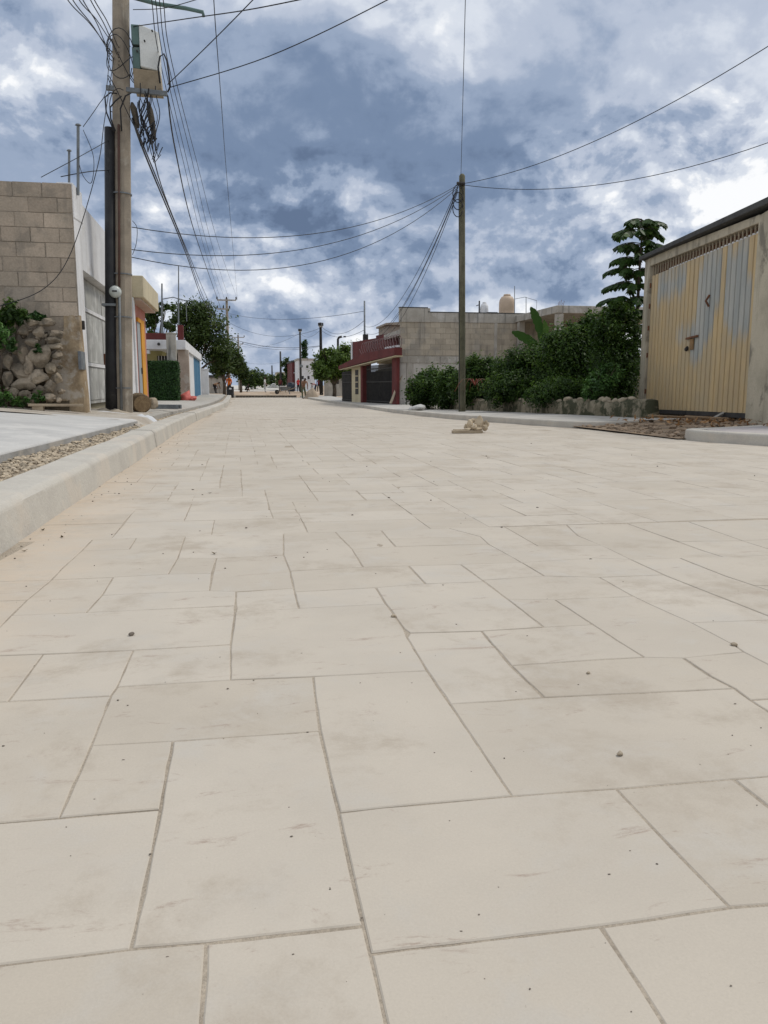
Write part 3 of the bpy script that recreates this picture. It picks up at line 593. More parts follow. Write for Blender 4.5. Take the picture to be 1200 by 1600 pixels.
# ---- concrete utility pole with cabinet, conduit and lamp arm
PB = G(192, 640, .33)
def utility_pole():
    t = thing('utility_pole', 'concrete utility pole carrying a service cabinet, black conduit and lamp arm', 'utility pole', PB)
    Y = PB.y; k = Y/F*1.015; ax = lambda py: YP(192, py, Y)
    m = MB(); H = 9.2
    def ring(z, s):
        lean = (z-PB.z)*.044
        return [(PB.x+lean+math.cos(a)*s*1.05, PB.y+math.sin(a)*s*1.05, z) for a in [math.pi/8+i*math.pi/4 for i in range(8)]]
    zs = np.linspace(PB.z-.4, H, 14); rows = [ring(z, lerp(.165, .115, (z-PB.z)/H)) for z in zs]
    m.sheet([r+[r[0]] for r in rows]); m.f.append(tuple(13*9+i for i in range(8))); m.build('pole', POLEC, t, bevel=.0)
    c = MB(); zt = YP(178, 203, Y).z; xo = PB.x-.165; yo = PB.y-.10
    c.tube([(xo-.0, yo, PB.z-.1), (xo+.03, yo, 1.2), (xo+.19, yo, zt)], [.115, .095, .080], 14); c.build('conduit', BLACKP, t, True)
    zb = YP(178, 478, Y).z; b = MB().box(xo-.06, xo+.16, yo-.13, yo+.1, zb-.02, zb+.02); b.build('bracket', METALG, t, bevel=.004)
    c = MB(); zm = YP(185, 460, Y).z; c.tube([(PB.x+.0, yo-.08, PB.z), (PB.x+.06, yo-.085, zm)], .022, 8); c.build('steel_pipe', METALG, t, True)
    c = MB(); c.tube([(PB.x+.06, yo-.085, zm), (PB.x+.11, yo-.075, 3.3), (PB.x+.18, yo-.06, 4.9)], .02, 8); c.build('rusty_pipe', M('brown_pipe', (.11, .06, .045), (.08, .05, .04), 5, .8, .2), t, True)
    c = MB(); mx, my = PB.x+.0, yo-.13; prof = [(0, .0), (.085, .0), (.10, .02), (.10, .09), (.085, .12), (.07, .15), (0, .16)]
    c.tube([(mx, my+.1-z, zm+.02) for r, z in prof], [max(.002, r) for r, z in prof], 24)
    me_ = c.build('electric_meter', M('meter_glass', (.50, .53, .50), (.44, .47, .44), 6, .25, .0, 40, spec=.5), t, True)
    MB().box(mx-.04, mx+.04, my-.064, my-.058, zm+.01, zm+.035).build('dial_plate', DARKIRON, me_)
    for zz in (YP(192, 497, Y).z, YP(192, 607, Y).z, YP(192, 430, Y).z, YP(192, 305, Y).z):
        MB().tube([(PB.x-.02+(zz-PB.z)*.044, PB.y-.0, zz), (PB.x-.02+(zz-PB.z)*.044, PB.y, zz+.018)], .185, 16).build('strap', METALG, t)
    # cabinet
    A = YP(206, 40, Y+.05); B = YP(250, 110, Y+.05); x0, x1 = A.x, B.x; cz0, cz1 = YP(210, 108, Y).z, YP(210, 42, Y).z
    cb = MB(); xm = lerp(x0, x1, .30); cb.hexa([(xm, Y-.14, cz0), (x1, Y+.02, cz0), (x1, Y+.42, cz0), (xm, Y+.42, cz0)], [(xm, Y-.14, cz1), (x1, Y+.02, cz1-.04), (x1, Y+.42, cz1-.04), (xm, Y+.42, cz1)])
    cab = cb.build('cabinet', LGREY, t, bevel=.015)
    zmid = lerp(cz0, cz1, .5)
    for (za, zb_) in ((cz0-.02, zmid-.02), (zmid+.02, cz1)):
        MB().box(x0, xm-.004, Y-.10, Y+.40, za, zb_).build('side_unit', GREENM, cab, bevel=.008)
    u = MB(); u.hexa([(x0+.0, Y-.02, cz0-.30), (x1+.02, Y+.06, cz0-.30), (x1+.02, Y+.40, cz0-.30), (x0, Y+.38, cz0-.30)], [(x0, Y-.12, cz0-.025), (x1, Y+.0, cz0-.005), (x1, Y+.42, cz0-.005), (x0, Y+.4, cz0-.025)]); u.build('skirt_board', TANW, cab, bevel=.006)
    for q in range(3): MB().tube([(lerp(x0, x1, .2+.3*q), Y-.16, lerp(cz0, cz1, .35+.25*q)), (lerp(x0, x1, .2+.3*q), Y-.12, lerp(cz0, cz1, .35+.25*q))], .014, 8).build('rivet', DARKIRON, cab)
    zb2 = YP(230, 146, Y).z; s = MB(); s.bar((PB.x, Y-.05, zb2+.03), (YP(262, 152, Y).x, Y-.1, zb2-.02), .07, .07); s.build('cross_bracket', METALG, t, bevel=.006)
    # lamp arm
    pts = [YP(208, -4, Y), YP(245, 6, Y-.1), YP(290, 13, Y-.2), YP(317, 19, Y-.25), YP(318, 26, Y-.25)]
    MB().tube(pts, [.035, .034, .032, .03, .028], 8).build('lamp_arm', GREENM, t, True)
    # tangles of spare cable tied to the pole
    rr = random.Random(3)
    for q in range(16):
        cx = YP(rr.uniform(206, 240), 0, Y).x; z1 = YP(200, rr.uniform(130, 165), Y).z; z0 = YP(200, rr.uniform(190, 260), Y).z; wv = rr.uniform(.03, .1)
        MB().tube([(cx-.02+math.sin(u*6+q)*wv*math.sin(u*3.1), Y-.1+math.cos(u*5+q)*wv, lerp(z1, z0, u)) for u in np.linspace(0, 1, 14)]+[(cx+wv, Y-.1, lerp(z0, z1, .1+.3*rr.random()))], rr.choice([.006, .008, .011]), 5).build('loose_cable', CABLE, t)
    for q in range(7):
        a0 = rr.uniform(0, 3); z1 = YP(200, rr.uniform(40, 140), Y).z; rad = rr.uniform(.17, .23)
        MB().tube([(PB.x+.04*z1+math.cos(a0+u)*rad, PB.y+math.sin(a0+u)*rad, z1+.25*math.sin(u*1.3+q)-.1*u) for u in np.linspace(0, 4.6, 18)], .007, 5).build('loose_cable', CABLE, t)
    for q, (pxs) in enumerate(([(178, 205), (166, 175), (164, 152), (172, 145), (183, 146)], [(180, 205), (173, 185), (172, 168), (180, 158), (190, 150)], [(190, 205), (188, 170), (196, 150), (205, 145)])):
        MB().tube([YP(a, b, Y-.2) for a, b in pxs], .012, 6).build('riser_cable', CABLE, t, True)
    lp = [(250, 130), (247, 105), (250, 88), (256, 84), (261, 95), (264, 118), (266, 135), (262, 144)]
    MB().tube([YP(a, b, Y-.1) for a, b in lp], .014, 6).build('cable_loop', CABLE, t, True)
    for q in range(2):
        MB().tube([YP(206+26*q+lerp(0, 10, u), lerp(160, 200+20*q, u), Y-.05) for u in np.linspace(0, 1, 6)], [.02, .05, .055, .05, .04, .02], 7).build('cable_splice', M('splice_wrap', (.12, .10, .075), (.08, .07, .05), 20, .9, .6, 60), t, True)
    return t
utility_pole()
# ---- things at the pole's foot
LOGP = G(221, 644, .27)
def cutlog():
    t = thing('log', 'thick round cut log with bark lying on the pavement by the utility pole', 'log', LOGP)
    r = .17; c = LOGP+Vector((.0, -.02, r*.93)); d = Vector((.35, -1, -.06)).normalized()
    prof = [(-.10, .92), (-.08, 1.0), (.1, 1.03), (.32, .98), (.34, .9)]
    m = MB().tube([c-d*z for z, q in prof], [r*q for z, q in prof], 18)
    for i, v in enumerate(m.v): m.v[i] = tuple(Vector(v)+Vector((1, 1, 1))*.018*mnoise.noise(Vector(v)*9))
    m.build('trunk', M('log_bark', (.19, .135, .08), (.12, .085, .05), 9, .95, .8, 40), t, True)
    a = d.cross(Vector((0, 0, 1))).normalized(); b = a.cross(d)
    m = MB(); e = c+d*.104; vs = [e]+[e+(a*math.cos(q)+b*math.sin(q))*r*.86 for q in np.linspace(0, 2*math.pi, 19)[:-1]]
    m.add(vs, [(0, 1+i, 1+(i+1) % 18) for i in range(18)]); m.build('cut_face', M('end_grain', (.30, .215, .12), (.22, .15, .085), 18, .9, .4, 60), t)
    return t
cutlog()
p = G(229, 642, .27)+Vector((.09, .38, .12)); tag(MB().rock((0, 0, 0), (.11, .1, .14), 91, 3, .2, tint=.9).build('stone', STONE, smooth=True, org=(0, 0, 0)), 'pale stone propped behind the cut log', 'stone').location = p
def mound(name, px0, px1, py, dz, h, mat, lab, cat, seed=1, dep=.5):
    a, b = G(px0, py, dz), G(px1, py, dz); m = MB(); rows = []
    for v in np.linspace(-1, 1, 12):
        rows.append([(lerp(a.x, b.x, (u+1)/2), lerp(a.y, b.y, (u+1)/2)+v*dep, lerp(a.z, b.z, (u+1)/2)-.03+max(0, 1-u*u-v*v)**.7*h*(1+.5*mnoise.noise(Vector((u*2.5, v*2.5, seed))))) for u in np.linspace(-1, 1, 20)])
    m.sheet(rows); c = (a+b)/2
    return tag(m.build(name, mat, smooth=True, org=c), lab, cat)
mound('mortar_heap', 78, 212, 648, .26, .085, POWDER, 'low spread of pale mortar in front of the utility pole', 'mortar', 5, .30)
mound('sand_ridge', 128, 206, 645, .28, .10, M('pale_sand', (.52, .45, .35), (.43, .37, .29), 4, .96, .6, 40), 'narrow ridge of pale sand at the foot of the utility pole', 'sand', 8, .12)
mound('cement_spill', 200, 246, 657, .17, .12, POWDER, 'white cement powder spilled beside the cut log', 'cement', 21, .5)
def form_frame():
    a = G(237, 640, .27); t = thing('screed_frame', 'small dark steel frame lying on the pavement beyond the log', 'frame', a)
    for q in ((0, 0, .55, .12), (.05, .25, .6, .37)):
        MB().bar(a+Vector((q[0], q[1], .06)), a+Vector((q[2], q[3], .05)), .05, .09).build('side_bar', METALG, t, bevel=.004)
    for u in (.1, .5, .9): MB().bar(a+Vector((.55*u, .12*u+.02, .05)), a+Vector((.05+.55*u, .25+.12*u, .05)), .04, .07).build('cross_bar', DARKIRON, t, bevel=.004)
form_frame()
tag(MB().bar(G(298, 652, .2), G(372, 640, .2), .14, .03).build('plank', WOOD, org=G(298, 652, .2)), 'loose board lying over the gravel behind the kerb', 'plank') if False else None
# ---- salmon house with cream fascia
def salmon_house():
    y0 = XP(207, 500, FX).y+.02; X = FX-.06; y1 = XP(227, 500, X).y; t = thing('salmon_house', 'salmon pink house with deep cream roof fascia and orange door surround', 'house', (X-1, y0+1, .2))
    zt = XP(209, 418, X+.3).z; zb = XP(209, 452, X+.3).z
    m = MB().box(X-5, X, y0, y1, -.2, zb+.02); m.build('wall', SALMON, t, bevel=.01)
    m = MB().box(X-5, X+.33, y0, y1+.35, zb, zt+.02); m.build('fascia', CREAM, t, bevel=.02)
    m = MB().box(X-4.5, X+.25, y0+.1, y1+.25, zb-.05, zb-.002); m.build('soffit', M('soffit', (.50, .40, .33), (.44, .35, .29), 2, .9), t)
    da, db = XP(212.5, 500, X).y, XP(222, 500, X).y; dt = XP(217, 505, X).z; dm = XP(217, 500, X).y
    o = MB(); o.box(X, X+.05, dm, db, .1, dt+.1); o.box(X, X+.05, da, dm, dt, dt+.1); o.build('door_surround', ORANGE, t, bevel=.006)
    d = MB().box(X, X+.02, da+.02, dm, .1, dt).build('door', M('grey_blue_door', (.34, .37, .38), (.28, .31, .32), 3, .7), t)
    MB().box(X+.02, X+.05, dm-.16, dm-.12, 1.0, 1.15).build('handle', DARKIRON, d)
    MB().box(X-.02, X+.10, y0, y0+.22, -.1, zb).build('end_pilaster', WHITEW, t, bevel=.008)
salmon_house()
# ---- foliage builders
def leaves(pts, nrm, size, tints, asp=.5, droop=.0):
    n = len(pts); a = np.random.normal(size=(n, 3)); nrm = nrm/np.linalg.norm(nrm, axis=1, keepdims=True)
    a -= (a*nrm).sum(1, keepdims=True)*nrm; a /= np.linalg.norm(a, axis=1, keepdims=True)
    a[:, 2] -= droop; a /= np.linalg.norm(a, axis=1, keepdims=True); b = np.cross(nrm, a)
    s = size*np.random.uniform(.6, 1.35, (n, 1)); v = np.empty((n, 4, 3))
    v[:, 0] = pts-a*s; v[:, 1] = pts-b*s*asp+nrm*s*.12; v[:, 2] = pts+a*s; v[:, 3] = pts+b*s*asp+nrm*s*.12
    return v.reshape(-1, 3), np.repeat(tints, 4)
def leafobj(name, v, t, mat, parent, org):
    me = bpy.data.meshes.new(name); n = len(v)//4; v = v-np.array(org)
    me.vertices.add(n*4); me.vertices.foreach_set('co', v.astype(np.float32).ravel())
    me.loops.add(n*4); me.loops.foreach_set('vertex_index', np.arange(n*4, dtype=np.int32))
    me.polygons.add(n); me.polygons.foreach_set('loop_start', np.arange(0, n*4, 4, dtype=np.int32))
    at = me.attributes.new('tint', 'FLOAT', 'POINT'); at.data.foreach_set('value', t.astype(np.float32)); me.update(calc_edges=True); me.validate()
    me.materials.append(mat); o = bpy.data.objects.new(name, me); COL.objects.link(o)
    if parent: o.parent = parent; o.location = Vector(org)-parent_world(parent)
    else: o.location = org
    return o
def crown_pts(clumps, n, shell=.55):
    """leaf points scattered in sub-clumps over each ellipsoid, so the outline is uneven and gaps stay open"""
    P, N, T = [], [], []; vol = np.array([c[1][0]*c[1][1]+c[1][0]*c[1][2]+c[1][1]*c[1][2] for c in clumps]); vol = vol/vol.sum()
    for (c, r), f in zip(clumps, vol):
        k = max(20, int(n*f)); ns = max(6, int(k/45)); r = np.array(r)
        d = np.random.normal(size=(ns, 3)); d /= np.linalg.norm(d, axis=1, keepdims=True)
        rad = np.random.uniform(shell, 1.08, (ns, 1)); sc = d*rad*r+np.array(c)
        i = np.random.randint(0, ns, k); sz = r.mean()*.17*np.random.uniform(.6, 1.5, ns)[i][:, None]
        off = np.random.normal(size=(k, 3))*sz; p = sc[i]+off
        P.append(p); nn = d[i]*.7+np.random.normal(size=(k, 3))*.6+np.array([0, 0, .45]); N.append(nn)
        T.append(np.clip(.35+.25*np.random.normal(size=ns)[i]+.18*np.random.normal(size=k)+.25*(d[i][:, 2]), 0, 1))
    return np.concatenate(P), np.concatenate(N), np.concatenate(T)
def tree(name, label, cat, base, clumps, n, leaf, mat, tr=.1, group=None, asp=.5, shell=.55, trunk=True, bark=None):
    base = Vector(base); t = thing(name, label, cat, base, group); cl = [(tuple(base+Vector(c)), r) for c, r in clumps]
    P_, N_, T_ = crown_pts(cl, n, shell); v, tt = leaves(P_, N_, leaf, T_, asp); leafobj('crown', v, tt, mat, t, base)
    if trunk:
        m = MB(); fork = base+Vector((0, 0, .45*min(c[0][2] for c in clumps)+.1)); m.tube([base-Vector((0, 0, .2)), lerp(base, fork, .5)+Vector((.04, 0, 0)), fork], [tr*1.15, tr, tr*.85], 8)
        for c, r in cl:
            c = Vector(c); q = lerp(fork, c, .5)+Vector((0, 0, .12*r[2])); m.tube([fork-Vector((0, 0, .05)), q, c, c+Vector((r[0]*.4, 0, r[2]*.6))], [tr*.7, tr*.45, tr*.25, tr*.08], 6)
            for s in range(4):
                e = c+Vector((random.uniform(-1, 1)*r[0], random.uniform(-1, 1)*r[1], random.uniform(-.2, 1)*r[2]))*.8; m.tube([lerp(fork, c, .7), lerp(q, e, .6), e], [tr*.3, tr*.2, tr*.06], 5)
        m.build('trunk', bark or BARK, t, True)
    return t
# plants on the rubble wall
def pxclump(px, py, Y, rx, ry, base, rdep=None):
    c = YP(px, py, Y); k = Y/F*1.02; return (tuple(c-Vector(base)), (rx*k, (rdep or rx*k), ry*k))
b = Vector((-3.15, 12.65, 1.5)); tree('wall_shrub', 'dark fern-like shrub sprouting from the top of the stone wall', 'shrub', b, [pxclump(18, 488, 12.7, 14, 16, b), pxclump(35, 498, 12.7, 12, 12, b), pxclump(8, 505, 12.65, 12, 14, b)], 1500, .045, BUSH, .015, asp=.3)
b = Vector((-3.35, 12.5, 1.0)); tree('wall_weed', 'yellow-green weed hanging over the stones of the dry wall', 'weed', b, [pxclump(2, 525, 12.45, 12, 22, b), pxclump(15, 535, 12.5, 8, 12, b), pxclump(-18, 520, 12.5, 16, 26, b)], 1500, .04, BUSHY, .012, asp=.35)
b = Vector((-3.3, 12.4, .4)); tree('foot_weed', 'low green weeds growing along the foot of the stone wall', 'weed', b, [pxclump(4, 622, 12.3, 14, 10, b), pxclump(34, 628, 12.3, 12, 7, b), pxclump(58, 618, 12.4, 8, 10, b), pxclump(-20, 610, 12.3, 14, 22, b)], 1400, .035, BUSHY, .01, asp=.4)
b = Vector((-2.75, 12.7, 1.5)); tree('ivy_tuft', 'small dark creeper tuft under the block wall', 'creeper', b, [pxclump(55, 498, 12.75, 12, 7, b), pxclump(60, 548, 12.6, 5, 8, b)], 500, .035, HEDGE, .01, asp=.5)
# ---- clipped hedge
hA, hB = G(228, 628, .25), G(277, 628, .25); HY = hA.y
def clipped_hedge():
    z0 = hA.z; z1 = YP(250, 566, HY).z; base = Vector(((hA.x+hB.x)/2, HY+.6, z0)); t = thing('clipped_hedge', 'dense clipped rectangular green hedge before the white canopy house', 'hedge', base)
    n = 15000; P_ = np.random.uniform(0, 1, (n, 3)); f = np.random.randint(0, 4, n); P_[f == 0, 1] = 0; P_[f == 1, 0] = 1; P_[f == 2, 2] = 1; P_[f == 3, 0] = 0
    N_ = np.zeros((n, 3)); N_[f == 0, 1] = -1; N_[f == 1, 0] = 1; N_[f == 2, 2] = 1; N_[f == 3, 0] = -1
    P_ = np.array([hA.x, HY, z0])+P_*np.array([hB.x-hA.x, 1.2, z1-z0])+np.random.normal(size=(n, 3))*.03; N_ = N_+np.random.normal(size=(n, 3))*.6
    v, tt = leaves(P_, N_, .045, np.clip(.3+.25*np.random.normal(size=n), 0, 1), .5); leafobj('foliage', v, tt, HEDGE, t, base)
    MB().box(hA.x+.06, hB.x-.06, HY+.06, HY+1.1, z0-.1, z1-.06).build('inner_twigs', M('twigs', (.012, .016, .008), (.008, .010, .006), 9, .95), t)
clipped_hedge()
# ---- house with the white canopy
def canopy_house():
    Yf = 38.; k = lambda px, py: YP(px, py, Yf); xc = k(290, 540).x; zt = k(260, 531).z; zb = k(260, 546).z; zgd = zg(40)+.2
    t = thing('canopy_house', 'low house with broad white canopy, red parapet and bright blue door', 'house', (xc-2, 44, zgd))
    MB().box(-8, xc, Yf, 55, zb, zt).build('canopy', WHITEW, t, bevel=.02)
    MB().box(-8, k(266, 530).x, Yf+.3, Yf+.5, zt, k(260, 520).z).build('parapet', REDP, t, bevel=.01)
    MB().box(k(277, 530).x, k(286, 530).x, Yf+.3, Yf+.7, zt, k(280, 507).z).build('roof_pier', REDP, t, bevel=.01)
    MB().box(-8, xc-1.2, Yf+1.8, 54, zgd-.4, zb).build('wall', YELLOWW, t)
    w_ = MB().box(YP(246, 560, Yf+1.8).x, YP(264, 560, Yf+1.8).x, Yf+1.75, Yf+1.8, YP(250, 571, Yf+1.8).z, YP(250, 556, Yf+1.8).z).build('window', DARKIRON, t)
    for q in range(4):
        x = lerp(YP(246, 560, Yf+1.8).x, YP(264, 560, Yf+1.8).x, (q+.5)/4); MB().box(x-.015, x+.015, Yf+1.72, Yf+1.745, YP(250, 571, Yf+1.8).z, YP(250, 556, Yf+1.8).z).build('bar', WHITEW, w_)
    MB().box(k(278, 580).x, k(295, 580).x, Yf+.25, Yf+.75, zgd-.4, zb-.002).build('pier', M('patchy_render', (.44, .36, .29), (.34, .27, .215), 1.5, .93, .4, 30, stain=((.5, .47, .42), 1.2, .5, .8)), t, bevel=.015)
    ya = XP(296, 580, xc-.1).y; yb = XP(303, 580, xc-.1).y; yc = XP(314.5, 580, xc-.1).y; yd = 55.
    MB().box(xc-.4, xc-.1, ya, yb, zgd-.4, zb-.002).build('white_pier', WHITEW, t, bevel=.01)
    bd = MB().box(xc-.25, xc-.16, yb, yc, zgd-.4, XP(308, 556, xc-.1).z).build('blue_door', BLUEP, t)
    for q in range(3):
        a = lerp(yb, yc, q/3)+.1; c = lerp(yb, yc, (q+1)/3)-.1; MB().box(xc-.16, xc-.13, a, c, zgd+.1, XP(308, 560, xc-.1).z-.1).build('door_panel', BLUEP, bd, bevel=.01)
    MB().box(xc-.4, xc-.12, yc, yd, zgd-.4, zb-.002).build('far_pier', WHITEW, t)
    MB().tube([YP(248, 537.5, Yf-.02), YP(248, 537.5, Yf-.14)], [.07, .05], 10).build('canopy_lamp', DARKIRON, t)
    a = YP(229, 546, Yf+.1); MB().box(a.x-.1, a.x+.12, Yf+.05, Yf+.5, a.z-.18, a.z-.02).build('camera_box', WHITEW, t)
canopy_house()
a = YP(269, 575, 36.8); m = MB(); z1 = YP(269, 522, 36.8).z; m.box(a.x-.20, a.x+.20, 36.7, 37.05, zg(37)+.2, z1); m.box(a.x-.22, a.x+.22, 36.68, 37.07, z1, z1+.06); tag(m.build('concrete_post', GREYW, bevel=.02, org=(a.x, 36.9, zg(37)+.2)), 'square grey concrete post rising past the white canopy edge', 'post')
xw = YP(318, 600, 56.); m = MB().box(xw.x-.45, xw.x+.35, 56, 56.3, zg(56)-.1, YP(318, 578, 56).z); m.box(xw.x-.5, xw.x+.4, 55.97, 56.33, YP(318, 578, 56).z, YP(318, 576, 56).z); tag(m.build('garden_wall', WHITEW, bevel=.02, org=(xw.x, 56, zg(56))), 'short white rendered wall end beyond the blue door', 'wall')
def antenna(px, y0, y1, Y, r, lab, arm=True):
    a, b = YP(px, y0, Y), YP(px, y1, Y); m = MB().tube([a, b], [r, r*.7], 6)
    if arm:
        q = lerp(a, b, .72); m.tube([q, q+Vector((.5, 0, .1)), q+Vector((1.1, 0, -.05))], r*.5, 5); m.tube([q+Vector((1.1, 0, -.05)), q+Vector((1.1, 0, -1.)), ], r*.4, 5)
    tag(m.build('antenna_mast', METALG, org=a), lab, 'antenna')
antenna(253, 530, 443, 40, .05, 'grey mast with bent side arm above the red parapet')
antenna(279, 510, 415, 41, .035, 'tall thin mast standing on the red roof pier', False)
def bag():
    p = G(290, 628, .22); t = thing('plastic_bag', 'crumpled coral pink bag of rubbish on the pavement by the hedge', 'bag', p); R_ = M('pink_bag', (.62, .15, .12), (.5, .11, .09), 7, .5, .8, 22)
    m = MB().rock((0, 0, 0), (.36, .3, .26), 5, 3, .35, 2.6); m.build('sack', R_, t, True, org=(0, 0, 0)).location = (0, 0, .2)
    m = MB().rock((0, 0, 0), (.2, .2, .16), 8, 3, .4, 3.2); m.build('bulge', R_, t, True, org=(0, 0, 0)).location = (.3, -.05, .14)
bag()
# ================================================================== RIGHT SIDE
# ---- garage with the slatted double gate
def garage():
    A = G(1001, 643, .17); B = G(1172, 652, .22); zb = .14
    A = Vector((A.x*.955, A.y*.955, 0)); u = (Vector((B.x, B.y, 0))-A); L = u.length; u.normalize(); n = Vector((u.y, -u.x, 0))       # n points to the street
    if n.x > 0: n = -n
    t = thing('garage', 'concrete garage with tall peeling yellow slatted double gate', 'garage', A+u*L/2+Vector((0, 0, zb)))
    def hit(px, py):                       # photo point on the gate plane
        d = ray(px, py); k = (A-Vector((0, 0, 0))).dot(n)/d.dot(n); p = d*k; return ((p-A).dot(u), CZ+p.z)
    def blk(m, s0, s1, z00, z01, z10, z11, d0, d1):    # box on the gate plane: along s, bottom z at both ends, top z at both ends, depth (+ to the street)
        P_ = lambda s, z, d: A+u*s+n*d+Vector((0, 0, z)); a, b = (d0, d1) if d0 < d1 else (d1, d0)
        q = [P_(s0, z00, b), P_(s1, z01, b), P_(s1, z01, a), P_(s0, z00, a)]; r = [P_(s0, z10, b), P_(s1, z11, b), P_(s1, z11, a), P_(s0, z10, a)]
        if ((q[1]-q[0]).cross(q[2]-q[0])).z < 0: q = q[::-1]; r = r[::-1]
        m.hexa(q, r); return m
    sL, _ = hit(1013, 540); sR, _ = hit(1180, 500); zt0 = hit(1014, 433)[1]; zt1 = hit(1186, 363)[1]; gb0 = hit(1003, 642)[1]; gb1 = hit(1170, 651)[1]
    zr0 = hit(1003, 405)[1]; zr1 = hit(1199, 325)[1]; sE = hit(1199, 500)[0]
    hh = lambda s, a, b: a+(b-a)*(s-sL)/(sR-sL)
    blk(MB(), -.02, sL, -.1, -.1, zr0-.08, zr0-.08, -.35, .06).build('left_pillar', GARW, t, bevel=.02)
    blk(MB(), sR, sR+.75, -.1, -.1, zr1-.08, zr1-.02, -.35, .06).build('right_pillar', GARW, t, bevel=.02)
    lt0, lt1 = hit(1014, 418)[1], hit(1186, 350)[1]
    blk(MB(), sL, sR, lt0, lt1, zr0-.06, zr1-.06, -.3, .045).build('lintel', GARW, t, bevel=.012)
    r_ = blk(MB(), -.15, sR+1.2, zr0-.08, zr1-.02, zr0+.01, zr1+.085, -5, .16).build('roof_slab', ROOFD, t, bevel=.015)
    blk(MB(), -.02, .13, -.1, -.1, zr0-.1, zr0-.1, -5, -.352).build('side_wall', GARW, t)
    blk(MB(), .132, sR+.75, -.1, -.1, zr0-.1, zr0-.1, -5, -4.9).build('back_wall', INNER, t)
    # ventilation grille over the gate: rust-red plate with gaps and bars
    blk(MB(), sL, sR, zt0+.012, zt1+.012, lt0+.01, lt1+.01, -.16, -.15).build('grille_backing', RUST, t)
    blk(MB(), lerp(sL, sR, .2), sR, hh(lerp(sL, sR, .2), zt0, zt1)-.005, zt1-.005, hh(lerp(sL, sR, .2), zt0, zt1)+.022, zt1+.03, -.03, -.02).build('grille_rail', WHITEW, t)
    for q in range(34):
        s = lerp(sL, sR, (q+.5)/34); za, zb_ = hh(s, zt0, zt1)+.01, hh(s, lt0, lt1); blk(MB(), s-.014, s+.014, za, za, zb_, zb_, -.02, .0).build('grille_bar', TANW, t)
    # gate leaves: ribbed slats
    PAINT = slatmat(); mid = hit(1078, 540)[0]
    for lf, (s0, s1, ns) in enumerate(((sL+.01, mid-.006, 12), (mid+.006, sR-.01, 13))):
        e = thing_part('gate_leaf', t)
        blk(MB(), s0, s1, hh(s0, gb0, gb1)-.03, hh(s1, gb0, gb1)-.03, hh(s0, gb0, gb1)+.05, hh(s1, gb0, gb1)+.05, -.035, .012).build('bottom_rail', DARKIRON, e, bevel=.003)
        blk(MB(), s0+.002, s1-.002, hh(s0, gb0, gb1)+.05, hh(s1, gb0, gb1)+.05, hh(s0, zt0, zt1)-.012, hh(s1, zt0, zt1)-.012, -.05, -.036).build('shade_backing', M('gate_shadow', (.07, .055, .035), (.05, .04, .03), 5, .8), e)  # backing coloured dark to stand in for the shade between the slats
        for q in range(ns):
            a = lerp(s0, s1, q/ns)+.013; b = lerp(s0, s1, (q+1)/ns)-.013; mb = MB(); rows = []; K = 26
            for v in range(K+1):
                f = v/K; row = []
                for (s, d) in ((a, -.03), (a+.012, .0), (lerp(a, b, .5), .004), (b-.012, .0), (b, -.03)):
                    z = lerp(hh(s, gb0, gb1)+.052, hh(s, zt0, zt1)-.006, f); row.append(A+u*s+n*d+Vector((0, 0, z)))
                rows.append(row)
            mb.sheet(rows)
            # where the yellow paint has gone: upper band of the left leaf, broad ragged patch of the right leaf
            g = (lf*12+q)
            def worn(f):
                if lf == 0:
                    w0 = .8 if (2 <= q <= 9 and f > .80-.025*(q % 3) and f < .985) else .0
                    return max(w0, .7 if q >= 8 and .46 < f < .60 else 0)
                lo = [.34, .30, .33, .42, .47, .52, .98, .50, .44, .40, .43, .46, .99][q]; hi = [.60, .93, 1, 1, 1, 1, .99, 1, .93 if q == 8 else 1, 1, 1, .78, 1][q] if q < 13 else 1
                if q == 5: lo = .62
                return .9 if lo < f < hi else 0
            wv_ = [worn(v/K) for v in range(K+1)]; wv_ = [sum(wv_[max(0, i-2):i+3])/len(wv_[max(0, i-2):i+3]) for i in range(K+1)]; mb.t = [x for x in wv_ for _ in range(5)]
            mb.build('slat', PAINT, e)
    # bolt and hinges
    bz = hit(1080, 530)[1]; s = mid
    e = thing_part('gate_lock', t)
    blk(MB(), s-.12, s+.42, bz+.0, bz+.02, bz+.035, bz+.055, .008, .05).build('slide_bar', RUST, e, bevel=.004)
    blk(MB(), s+.05, s+.22, bz-.2, bz-.2, bz+.0, bz+.0, .008, .03).build('hasp_plate', M('brass_rust', (.28, .17, .075), (.2, .12, .055), 9, .7, .3), e, bevel=.004)
    q = A+u*(s-.06)+n*.04+Vector((0, 0, bz-.18)); MB().rock((0, 0, 0), (.05, .03, .06), 4, 3, .1).build('padlock', DARKIRON, e, True, org=(0, 0, 0)).location = q-parent_world(e)
    hz = hit(1109, 470); MB().tube([A+u*hz[0]+n*(.01)+Vector((0, 0, hz[1]-.1)), A+u*hz[0]+n*.07+Vector((0, 0, hz[1])), A+u*hz[0]+n*.01+Vector((0, 0, hz[1]+.1))], .02, 8).build('pull_handle', RUST, t)
    for lf, s in ((0, sL+.01), (1, sR-.01)):
        for f in (.15, .42, .62, .78, .93):
            z = lerp(hh(s, gb0, gb1), hh(s, zt0, zt1), f); p = A+u*s+n*.02; MB().tube([p+Vector((0, 0, z-.05)), p+Vector((0, 0, z+.05))], .018, 8).build('hinge', RUST, t)
def thing_part(name, parent):
    o = bpy.data.objects.new(name, None); COL.objects.link(o); o.parent = parent; o.empty_display_size = .1; return o
